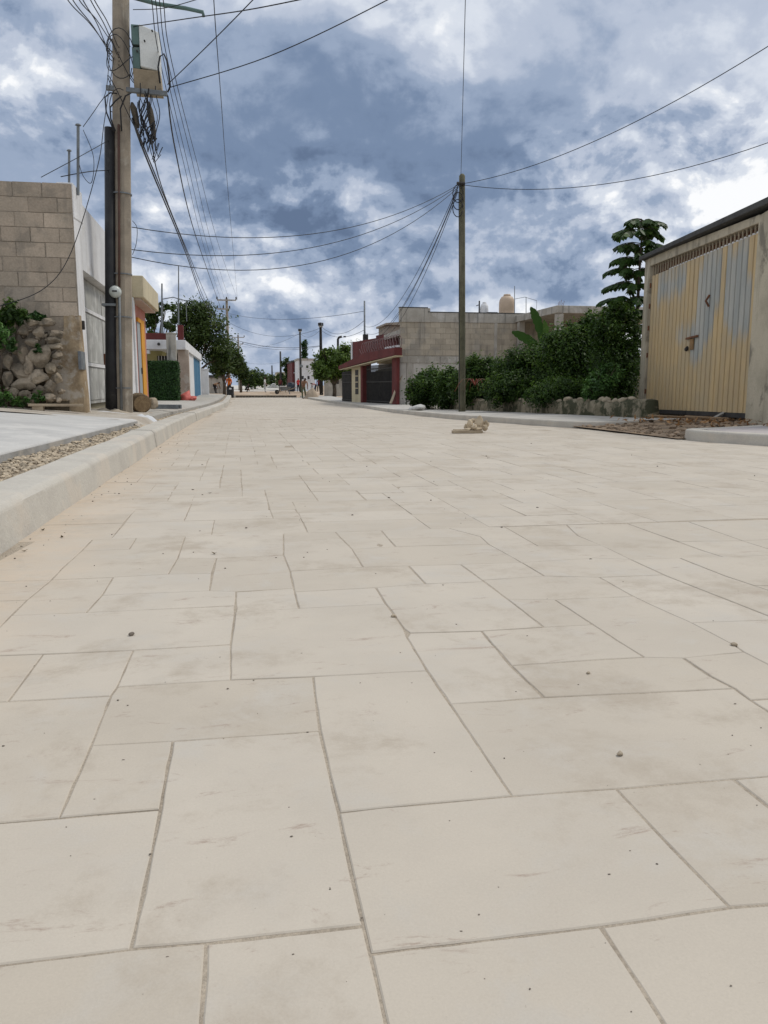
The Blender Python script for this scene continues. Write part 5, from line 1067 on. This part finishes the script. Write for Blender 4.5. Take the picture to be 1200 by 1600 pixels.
b = Vector((YP(449, 600, 130).x, 130, zg(130))); tree('street_tree', 'small dark tree before the far red building', 'tree', b, [pxclump(448, 570, 130, 7, 9, b), pxclump(450, 582, 130, 6, 9, b)], 1500, .2, TREEL, .15)
# far buildings
def far_house(x0, x1, y0, y1, Y, dep, wall, lab, wins=(), roof=None):
    a, b = YP(x0, y1, Y), YP(x1, y0, Y); z0 = zg(Y)-.2; t = thing('far_house', lab, 'house', ((a.x+b.x)/2, Y+dep/2, z0))
    MB().box(a.x, b.x, Y, Y+dep, z0, b.z).build('wall', wall, t); MB().box(a.x-.1, b.x+.1, Y-.1, Y+dep+.1, b.z+.002, b.z+.25).build('roof', roof or wall, t)
    for (px, py, w_, h_) in wins:
        c = YP(px, py, Y); k = Y/F; w0 = MB().box(c.x-w_*k/2, c.x+w_*k/2, Y-.05, Y-.002, c.z-h_*k/2, c.z+h_*k/2).build('window', DARKIRON, t)
        MB().box(c.x-w_*k/2-.08, c.x+w_*k/2+.08, Y-.12, Y-.052, c.z-h_*k/2-.1, c.z-h_*k/2).build('sill', WHITEW, w0)
far_house(457, 467, 566, 600, 118, 14, REDP, 'tall red far building beside the white far house', [(461, 580, 3, 4)], ROOFD)
far_house(466, 492, 563, 603, 112, 10, WHITEW, 'white two-storey far house behind the thin black pole', [(473, 590, 3, 5), (482, 590, 3, 5), (480, 573, 3, 4)], GREYW)
far_house(434, 446, 583, 602, 170, 10, CREAM, 'small cream far house at the vanishing end of the street', [(440, 592, 2, 4)], GREYW)
far_house(322, 348, 590, 612, 82, 6, GREYW, 'low grey shed with sloping roof beyond the white wall end', [(336, 602, 4, 5)], ROOFD)
m = MB().box(YP(500, 0, 66).x, YP(531, 0, 66).x, 66, 66.25, zg(66)-.1, YP(515, 588, 66).z); m.box(YP(500, 0, 66).x-.05, YP(531, 0, 66).x+.05, 65.95, 66.3, YP(515, 588, 66).z+.002, YP(515, 586.5, 66).z); tag(m.build('boundary_wall', GREYW, org=(YP(515, 0, 66).x, 66, zg(66))), 'grey rendered boundary wall below the yellow-green tree', 'wall')
# ---- poles further down the street
def crosspole(lab, px, ytop, Y, arms, r=.14, mat=POLEC):
    b = Vector((YP(px, 600, Y).x, Y, zg(Y))); tp = YP(px, ytop, Y); tp.x = b.x; t = thing('power_pole', lab, 'power pole', b, 'power poles along the street'); k = Y/F
    MB().tube([b-Vector((0, 0, .2)), lerp(b, tp, .5), tp], [r, r*.85, r*.65], 8).build('pole', mat, t, True)
    for (dy, x0, x1) in arms:
        z = tp.z-dy*k; MB().bar((b.x+x0*k, Y-.12, z), (b.x+x1*k, Y-.12, z), .12, .12).build('crossarm', GREYW, t)
        for s in (0, .5, 1):
            x = lerp(b.x+x0*k, b.x+x1*k, s); MB().lathe((x, Y-.12, z+.06), [(.05, 0), (.09, .05), (.05, .12), (.08, .18), (.03, .26)], 8).build('insulator', DARKIRON, t)
    return b, tp
P358 = crosspole('grey power pole with two crossarms standing among the dark trees', 358, 466, 80, [(3, -14, 14), (16, -14, 4)], .17)
P375 = crosspole('further power pole with crossarms showing through the wires', 374, 523, 128, [(4, -9, 9), (14, -7, 7)], .17)
P502 = crosspole('near-black wooden pole before the yellow-green tree', 502, 504, 70, [(6, -3, 3)], .16, M('creosote', (.022, .02, .018), (.03, .027, .024), 4, .9))
P470 = crosspole('dark thin pole carrying a round meter before the white far house', 470, 514, 96, [(4, -2, 2)], .15, M('dark_pole', (.07, .07, .068), (.05, .05, .05), 4, .9))
a = YP(471, 572, 95.8); tag(MB().tube([a, a-Vector((0, .15, 0))], [.2, .16], 12).build('pole_meter', METALG, org=a), 'round grey meter fixed to the dark thin pole', 'meter')
P439 = crosspole('slim dark pole next to the far red building', 439, 549, 132, [], .2, M('dark_pole', (0, 0, 0)))
P426 = crosspole('distant dark pole near the vanishing end of the street', 425.5, 571, 190, [], .22, M('dark_pole', (0, 0, 0)))
P422 = crosspole('tiny farthest pole at the vanishing end of the street', 422, 584, 250, [], .22, M('dark_pole', (0, 0, 0)))
P570 = crosspole('steel pole with a transformer box standing behind the red house', 570, 470, 46, [], .07, METALG)
a = YP(571, 528, 45.9); tag(MB().box(a.x-.14, a.x+.14, 45.75, 46.0, a.z-.25, a.z+.2).box(a.x-.10, a.x+.10, 45.72, 45.748, a.z-.15, a.z+.1).build('pole_box', DARKIRON, bevel=.02, org=a), 'dark equipment box fixed on the steel pole by the red house', 'box')
m = MB().tube([YP(528, 540, 64), YP(528, 530, 64), YP(530, 527, 64), YP(534, 526, 64)], .09, 6); m.box(YP(533, 0, 64).x, YP(536.5, 0, 64).x, 63.9, 64.2, YP(534, 527, 64).z, YP(534, 525, 64).z); m.tube([YP(528, 600, 64.), YP(528, 540, 64)], .09, 6); tag(m.build('street_lamp', DARKIRON, org=YP(528, 600, 64)), 'street lamp with bent neck above the yellow-green tree', 'street lamp')
# ---- overhead cables
def wire(p0, p1, sag, r, lab, mat=CABLE, grp=None, n=26):
    p0, p1 = Vector(p0), Vector(p1); pts = [lerp(p0, p1, s)-Vector((0, 0, sag*4*s*(1-s))) for s in np.linspace(0, 1, n)]
    tag(MB().tube(pts, r*.62, 5).build('overhead_cable', mat, org=p0, smooth=True), lab, 'cable', grp)
def wirepts(pts, r, lab, grp=None, mat=CABLE):
    # smooth curve through points
    P_ = [Vector(p) for p in pts]; out = []
    for i in range(len(P_)-1):
        a, b, c, d = P_[max(0, i-1)], P_[i], P_[i+1], P_[min(len(P_)-1, i+2)]
        for s in np.linspace(0, 1, 9)[:-1]:
            out.append(.5*((2*b)+(c-a)*s+(2*a-5*b+4*c-d)*s*s+(3*b-3*c+d-a)*s**3))
    out.append(P_[-1]); tag(MB().tube(out, r*.62, 5).build('overhead_cable', mat, org=P_[0], smooth=True), lab, 'cable', grp)
def lineY(pa, ya, pb, yb, ext=0.):
    a, b = YP(*pa, ya), YP(*pb, yb); return a, b+(b-a)*ext
ATT = YP(717, 288, RP.y)
wire(ATT, YP(1420, -75, 11), .55, .013, 'cable climbing from the wooden pole high over the garage')
wire(ATT, YP(1420, 130, 14), .75, .013, 'slack cable from the wooden pole passing low over the garage')
a, b = ATT+Vector((.05, 0, 0)), YP(727, 0, 12.6); wire(a, b+(b-a)*1.2, .05, .010, 'thin wire running from the wooden pole toward the viewer overhead')
PL = lambda py, dx=0: YP(206+dx, py, PB.y)
for i, (py, sag, lab) in enumerate([(355, .62, 'uppermost slack cable slung between the wooden pole and the concrete pole'), (390, .68, 'middle slack cable slung between the wooden pole and the concrete pole'), (402, .92, 'lowest slack cable slung between the wooden pole and the concrete pole')]):
    wire(PL(py), ATT+Vector((0, 0, -.03*i)), sag, .012, lab)
for i, (px, py) in enumerate([(569, 510), (571, 520), (560, 530), (568, 528)]):
    wire(ATT+Vector((-.03, 0, -.05*i-.05)), YP(px, py, 46), 1.1+.15*i, .014, 'cable dropping from the wooden pole to the steel pole by the red house', grp='cables from the wooden pole to the red house')
# from the concrete pole down the street
far1 = lambda px, py: YP(px, py, 80)
for i, (pp, rr) in enumerate([([(207, 185), (232, 255), (290, 395), (322, 478)], .028), ([(209, 190), (238, 262), (291, 392), (323, 474)], .022), ([(236, 200), (252, 290), (296, 400), (326, 470)], .018)]):
    Ys = [PB.y-.1, 17.5, 30, 52]; wirepts([YP(*q, y) for q, y in zip(pp, Ys)]+[far1(352, 512+i*3)], rr, ['thickest sagging black cable from the concrete pole down the street', 'second thick black cable bundled along the street from the concrete pole', 'thinner sagging cable leaving the tangle under the cabinet'][i])
wirepts([YP(262, 150, PB.y-.1), YP(274, 235, 17), YP(300, 350, 27), YP(325, 425, 46), far1(345, 482)], .022, 'dark cable from the cabinet bracket to the crossarm pole')
for i, (x0, xm, x1) in enumerate([(237, 282, 345), (243, 288, 351), (249, 296, 358), (255, 303, 371)]):
    wirepts([YP(x0-18, -160, 9.5), YP(x0, 0, 12.2), YP(x0+14, 100, 15.2), YP(xm+5, 255, 24), YP(lerp(xm, x1, .6), 390, 42), far1(x1, 468)], .011, 'thin power line running high along the street to the crossarms', 'power lines to the crossarms')
wirepts([YP(329, -160, 9.), YP(334, 0, 11.5), YP(345, 150, 16), YP(358, 320, 30), far1(371, 468)], .011, 'lone power line reaching the outer end of the crossarm')
wirepts([YP(205, 42, PB.y), YP(300, 28, 12.4), YP(400, 13, 11), YP(560, -20, 9.5)], .012, 'cable leaving the top of the cabinet across the street')
wirepts([YP(208, 15, PB.y), YP(260, 12, 13.5), YP(330, -8, 12.5)], .010, 'short cable beside the lamp arm')
wirepts([YP(262, 132, PB.y-.1), YP(330, 66, 12.6), YP(396, -1, 11.4), YP(470, -80, 10)], .012, 'cable rising steeply across the street from the bracket loop')
wirepts([YP(264, 137, PB.y-.1), YP(420, 88, 13), YP(605, 0, 11.5), YP(760, -90, 10)], .012, 'cable crossing the street from the bracket above the dark cloud')
for i, (x0, x1, y1) in enumerate([(104, 172, 78), (112, 176, 90), (122, 172, 62), (140, 182, 84), (146, 183, 70), (128, 168, 74)]):
    wirepts([YP(x0-40, -90, 8.5), YP(x0, -3, 10.5), YP(lerp(x0, x1, .5)+3, lerp(0, y1, .48), 12), YP(x1, y1, PB.y-.15), YP(186, y1+12, PB.y-.15)], .011, 'cable fanning from the concrete pole over the stone wall', 'cables fanning out over the stone wall')
wirepts([YP(172, 70, PB.y-.15), YP(166, 140, 13.6), YP(153, 165, 13.5), YP(130, 198, 13.3)], .009, 'wire falling from the concrete pole to the tall rod')
wirepts([YP(178, 90, PB.y-.15), YP(163, 190, 13.4), YP(152, 262, 12.9), YP(112, 392, 12.6), YP(70, 450, 12.4), YP(0, 478, 12.2), YP(-60, 488, 12)], .010, 'slack drop cable swinging from the concrete pole across the block wall')
wirepts([YP(172, 218, PB.y-.1), YP(120, 247, 13.2), YP(64, 277, 13)], .009, 'straight wire from the conduit over the block wall top')
wirepts([YP(95, 276, 13.2), YP(140, 268, 13.5), YP(172, 266, PB.y-.1)], .012, 'level wire from the roof rods to the conduit')
wirepts([YP(130, 203, 13.3), YP(146, 245, 13.3), YP(143, 285, 13.3), YP(130, 275, 13.3), YP(122, 250, 13.3)], .008, 'loop of loose wire hanging from the tall rod')
wirepts([YP(207, 345, PB.y-.1), YP(214, 356, 14.5), YP(213, 380, 14.5), YP(207, 398, PB.y-.1)], .008, 'short loose loop of wire on the concrete pole side')
# across the far street
for i, (q0, q1, sag, lab) in enumerate([((358, 504, 80), (502, 512, 70), 1.0, 'upper cable strung across the street to the near-black pole'), ((358, 528, 80), (502, 540, 70), .5, 'thick lower cable strung across the street to the near-black pole'), ((358, 530, 80), (502, 541, 70), .6, 'second lower cable strung across the street to the near-black pole'),
                                  ((358, 490, 80), (570, 486, 46), .5, 'long cable from the crossarm pole to the steel pole by the red house'), ((374, 540, 128), (470, 520, 96), .8, 'faint cable between the far crossarm pole and the dark thin pole'), ((502, 510, 70), (570, 500, 46), .7, 'cable between the near-black pole and the steel pole'),
                                  ((502, 516, 70), (570, 515, 46), .5, 'lower cable between the near-black pole and the steel pole'), ((470, 522, 96), (502, 514, 70), .5, 'short cable between the dark thin pole and the near-black pole'), ((380, 566, 140), (439, 566, 132), .3, 'faint far cable low over the vanishing street')]):
    wire(YP(*q0), YP(*q1), sag, .02 if 'thick' not in lab else .035, lab)
# ---- road works: people, drum, heaps, boards
def person(px, feet, label, shirt, pants, pose='stand', rz=0., hat=None, hgt=1.68, dy=0., skin=(.16, .085, .055)):
    p = G(px, feet, 0); p = Vector((p.x, p.y+dy, zg(p.y+dy)-.02)); V, E, Rr, K = [], [], [], []
    def v(x, y, z, r, par=None, kind='shirt'):
        V.append(Vector((x, y, z))); Rr.append(r)
        if par is not None: E.append((par, len(V)-1)); K.append(kind)
        return len(V)-1
    tl = {'stand': .05, 'bend': 1.35, 'crouch': .6, 'stoop': .7}[pose]; hz = .92 if pose != 'crouch' else .34; hy = 0 if pose == 'stand' else .18
    def up(d, x=0., f=0.): return (x, hy-math.sin(tl)*d-f*math.cos(tl), hz+math.cos(tl)*d-f*math.sin(tl))
    pel = v(0, hy, hz, .135); sp = v(*up(.22), .13, pel); ch = v(*up(.42), .15, sp); nk = v(*up(.55), .055, ch, 'skin'); hd = v(*up(.68, 0, .02), .10, nk, 'skin'); ht = v(*up(.80, 0, .01), .075, hd, 'hair')
    for s in (-1, 1):
        sh = v(*up(.47, s*.19), .062, ch)
        if pose == 'stand': el = v(s*.25, hy-.02, 1.13, .045, sh); wr = v(s*.24, hy-.16, .92, .034, el, 'skin'); ha = v(s*.23, hy-.2, .83, .04, wr, 'skin')
        else:
            q = up(.47, s*.19); el = v(s*.22, q[1]-.08, q[2]-.27, .045, sh); wr = v(s*.18, q[1]-.16, q[2]-.5, .034, el, 'skin'); ha = v(s*.17, q[1]-.2, q[2]-.58, .04, wr, 'skin')
        hp = v(s*.09, hy, hz-.05, .10, pel, 'pants')
        if pose == 'crouch': kn = v(s*.16, -.25, .42, .07, hp, 'pants'); an = v(s*.13, .05, .09, .045, kn, 'pants')
        else: kn = v(s*.12, hy*.4-.03, .49, .07, hp, 'pants'); an = v(s*.13, .04 if s > 0 else -.06, .09, .045, kn, 'pants')
        v(s*.15, V[an].y-.16, .04, .04, an, 'shoe')
    me = bpy.data.meshes.new('tmp'); me.from_pydata([tuple(x) for x in V], E, []); o = bpy.data.objects.new('tmp', me); COL.objects.link(o)
    md = o.modifiers.new('s', 'SKIN'); sk = me.skin_vertices[0].data
    for i, r in enumerate(Rr): sk[i].radius = (r, r*(.75 if i in (0, 1, 2) else 1)); sk[i].use_root = (i == 0)
    sb = o.modifiers.new('u', 'SUBSURF'); sb.levels = 1; sb.render_levels = 1
    dg = bpy.context.evaluated_depsgraph_get(); me2 = bpy.data.meshes.new_from_object(o.evaluated_get(dg)); bpy.data.objects.remove(o)
    me2.name = 'person'; cl = lambda n, c, ro=.85: M('cloth_%d_%d_%d' % tuple(int(q*999) for q in c), c, None, 4, ro, .2, 30)
    ms = {'skin': M('skin_%d' % int(skin[0]*999), skin, None, 6, .6, 0), 'shirt': cl('s', shirt), 'pants': cl('p', pants), 'hair': cl('h', hat or (.012, .011, .010)), 'shoe': cl('sh', (.04, .035, .03))}; order = list(ms); me2.materials.clear()
    for q in order: me2.materials.append(ms[q])
    for f in me2.polygons:
        c = f.center; best = None
        for (a, b), kk in zip(E, K):
            A_, B_ = V[a], V[b]; ab = B_-A_; tt = max(0, min(1, (c-A_).dot(ab)/ab.length_squared)); dd = (c-(A_+ab*tt)).length-lerp(Rr[a], Rr[b], tt)
            if best is None or dd < best[0]: best = (dd, kk)
        f.material_index = order.index(best[1]); f.use_smooth = True
    ob = bpy.data.objects.new('person', me2); COL.objects.link(ob); ob.location = p; ob.rotation_euler.z = rz; ob.scale = (hgt/1.73,)*3; tag(ob, label, 'person', 'workers at the end of the paving')
DK = (.02, .02, .022)
person(337, 614.6, 'person in tan shirt and black trousers bending over by the low shed', (.40, .26, .17), DK, 'bend', .9)
person(358.5, 620.6, 'person in bright orange vest standing behind the black drum', (.75, .17, .02), DK, 'stand', -.6, (.06, .04, .03), dy=1.2)
person(386, 612.5, 'person in dark clothes crouching low on the bare ground', (.03, .025, .025), (.05, .035, .03), 'crouch', 1.4)
person(414, 613, 'person in white shirt and pale grey trousers standing on the bare ground', (.70, .70, .68), (.48, .49, .50), 'stand', 1.3)
person(438, 612, 'person in dark red shirt and black trousers standing beside a white bench', (.13, .022, .025), DK, 'stand', .2)
person(466, 612, 'person in bright red shirt and black trousers standing with back turned', (.55, .03, .03), DK, 'stand', 2.4)
person(477, 606, 'person in white cap and black top by the dark thin pole', DK, (.06, .06, .07), 'stand', .4, (.6, .6, .58))
person(475, 623, 'person stripped to the waist in olive trousers stooping at the paving edge', (.30, .17, .11), (.10, .115, .06), 'stoop', .3, hgt=1.6)
person(492, 612, 'person in pink shirt and navy trousers bending beside the kerb', (.45, .25, .24), (.03, .035, .07), 'bend', -1.3)
person(498, 612, 'person in maroon shirt and black trousers beside the near-black pole', (.14, .025, .03), DK, 'stand', -.4)
person(399, 606, 'person in pale salmon shirt sitting far along the unpaved street', (.52, .25, .19), (.2, .2, .2), 'crouch', -.8)
person(406, 604, 'person in dark jacket crouching far along the unpaved street', (.03, .032, .034), DK, 'crouch', .5)
def drum():
    p = G(360, 621.5, 0); p.z = zg(p.y)-.01; k = p.y/F; r = 5.6*k; h = 17*k; t = thing('black_drum', 'open black plastic drum standing on the road at the paving end', 'drum', p)
    MB().lathe(p, [(r*.94, 0), (r, .03), (r, h*.3), (r*1.03, h*.33), (r, h*.36), (r, h*.63), (r*1.03, h*.66), (r, h*.69), (r*.98, h*.96), (r*1.03, h), (r*.93, h), (r*.92, h*.9), (.01, h*.88)], 24).build('shell', BLACKP, t, True)
    MB().box(p.x-.07, p.x+.1, p.y-r*1.0-.02, p.y-r*.985, p.z+h*.75, p.z+h*.88).build('label_patch', WHITEW, t)
drum()
def bench(px, py, lab):
    p = G(px, py, 0); t = thing('white_bench', lab, 'bench', p); k = p.y/F
    MB().box(p.x-.55, p.x+.15, p.y-.3, p.y+.3, p.z+.62, p.z+.7).build('seat', WHITEW, t)
    for sx in (-.5, .1):
        for sy in (-.25, .25): MB().box(p.x+sx-.04, p.x+sx+.04, p.y+sy-.04, p.y+sy+.04, p.z, p.z+.618).build('leg', WOOD, t)
bench(445, 613, 'small pale work bench beside the person in dark red')
def heap(px, py, w_, h_, lab, mat, seed, name='soil_heap'):
    p = G(px, py, 0); k = p.y/F; m = MB(); rows = []
    for v in np.linspace(-1, 1, 12): rows.append([(u*w_*k/2, v*w_*k/2, -.05+max(0, 1-(u*u+v*v))**1.1*h_*k*(1+.4*mnoise.noise(Vector((u*2, v*2, seed))))) for u in np.linspace(-1, 1, 14)])
    m.sheet(rows); o = m.build(name, mat, smooth=True); o.location = p; tag(o, lab, 'heap')
heap(487, 623, 26, 16, 'heap of tan soil and stones at the kerb by the stooping person', M('heap_soil', (.36, .29, .215), (.27, .21, .15), 1, .97, .8, 8), 3)
heap(350, 609, 30, 6, 'low bank of orange-brown soil below the grey shed', M('orange_soil', (.42, .27, .16), (.33, .21, .13), 1, .97, .8, 8), 6)
heap(420, 605.5, 40, 5, 'long pale heap of sand on the far bare street', M('pale_heap', (.52, .47, .40), (.45, .40, .34), 1, .97, .6, 8), 9, 'sand_heap')
# the edge form of the finished paving: a board held by blocks
ea, eb = Vector((xl(59)-.1, ROAD_END+.25, 0)), Vector((xr(59)-.3, ROAD_END+.25, 0)); zz = zg(ROAD_END)
t = thing('edge_form', 'long timber edge form with dark blocks at the end of the paving', 'formwork', (lerp(ea, eb, .5).x, ROAD_END+.25, zz)); MB().box(ea.x, eb.x, ROAD_END+.3, ROAD_END+.36, zz-.03, zz+.16).build('board', WOOD, t)
for q in range(22):
    x = lerp(ea.x, eb.x, (q+.5)/22); MB().box(x-.075, x+.075, ROAD_END+.12, ROAD_END+.295, zz-.03, zz+.11+.03*random.random()).build('stake_block', M('stake_block', (.14, .12, .10), (.10, .085, .07), 5, .9), t)
m = MB()
for i, (px, py, dx, dy2) in enumerate([(372, 609, 5, .6), (425, 610, 7, -.3), (455, 615, 4, .8)]):
    p = G(px, py, 0); tag(MB().bar(p+Vector((-dx/2, 0, .06)), p+Vector((dx/2, dy2, .07)), .22, .06).build('plank', WOOD, org=p), ['long plank on the bare ground near the crouching person', 'long plank on the bare ground between the standing people', 'short plank lying before the person in bright red'][i], 'plank')

# ---- litter of clods, stones and dry leaves in the driveway
m = MB()
for k in range(420):
    t_ = random.random()**1.3; s_ = random.random(); x, y = lerp(5.85, 8.6, t_), lerp(9.85, 13.05, s_); r = random.choice([.012, .018, .025, .035, .05])
    m.rock((x, y, .02+.11*sst(0, .45, (x-5.72)/4.78)), (r*random.uniform(1, 1.8), r*1.2, r*.7), k, 1, .4, rot=random.uniform(0, 3), tint=random.random())
tag(m.build('soil_clods', M('clods', (.30, .22, .15), (.20, .15, .105), 6, .97, .6, 40, tint=.5)), 'clods and stones strewn over the dirt driveway', 'clods', kind='stuff')
n_ = 260; P_ = np.column_stack([np.random.uniform(6.3, 8.5, n_), np.random.uniform(10.4, 13.0, n_), np.random.uniform(.13, .19, n_)]); v_, t2 = leaves(P_, np.random.normal(size=(n_, 3))*.5+np.array([0, 0, 1.]), .05, np.random.uniform(.2, 1, n_), .3)
tag(leafobj('leaf_litter', v_, t2, leafmat('litter', (.10, .05, .02), (.24, .125, .05), (.36, .20, .085), .1, .8), None, (7, 12, .1)), 'rust-brown dry leaf litter below the gate', 'leaf litter', kind='stuff')

def barrel(px, py, lab, mat, hh=.95, rr=.3):
    p = G(px, py, 0); t = thing('barrel', lab, 'barrel', p)
    MB().lathe(p, [(rr*.9, 0), (rr, .05), (rr*1.02, hh*.33), (rr, hh*.36), (rr*1.02, hh*.66), (rr, hh*.7), (rr*.92, hh), (.01, hh*.97)], 16).build('shell', mat, t, True)
    MB().tube([p+Vector((-rr, 0, hh*.9)), p+Vector((0, -rr, hh*1.02)), p+Vector((rr, 0, hh*.9))], .03, 6).build('handle', METALG, t)
barrel(455, 612, 'dark blue barrel between the two people in red', M('blue_black', (.02, .03, .045), (.03, .04, .055), 3, .5), 1.1, .42)
def sackpile(px, py, lab, nrow=3):
    p = G(px, py, 0); t = thing('sack_pile', lab, 'sacks', p)
    for r in range(nrow):
        for q in range(nrow-r):
            MB().rock((0, 0, 0), (.42, .28, .16), r*5+q, 3, .15, 1.3).build('sack', SACK, t, True, org=(0, 0, 0)).location = (q*.72-(nrow-r)*.36, 0, .13+.22*r)
sackpile(461, 610, 'stack of pale sacks behind the person in bright red')
sackpile(430, 606, 'stack of pale sacks on the far bare street', 4)
def barrow():
    p = G(446, 616, 0); t = thing('wheelbarrow', 'empty grey wheelbarrow left on the bare ground', 'wheelbarrow', p)
    MB().hexa([p+Vector(v) for v in ((-.4, -.22, .35), (.3, -.22, .35), (.3, .22, .35), (-.4, .22, .35))], [p+Vector(v) for v in ((-.6, -.34, .65), (.5, -.34, .65), (.5, .34, .65), (-.6, .34, .65))]).build('tray', METALG, t)
    MB().tube([p+Vector((-.75, -.04, .2)), p+Vector((-.75, .04, .2))], .2, 14).build('wheel', DARKIRON, t)
    for sy in (-.25, .25):
        MB().tube([p+Vector((-.75, sy*.3, .2)), p+Vector((.1, sy, .34)), p+Vector((1.0, sy, .6))], .025, 6).build('handle', WOOD, t); MB().tube([p+Vector((.3, sy, .36)), p+Vector((.4, sy, .0))], .025, 6).build('leg', METALG, t)
barrow()
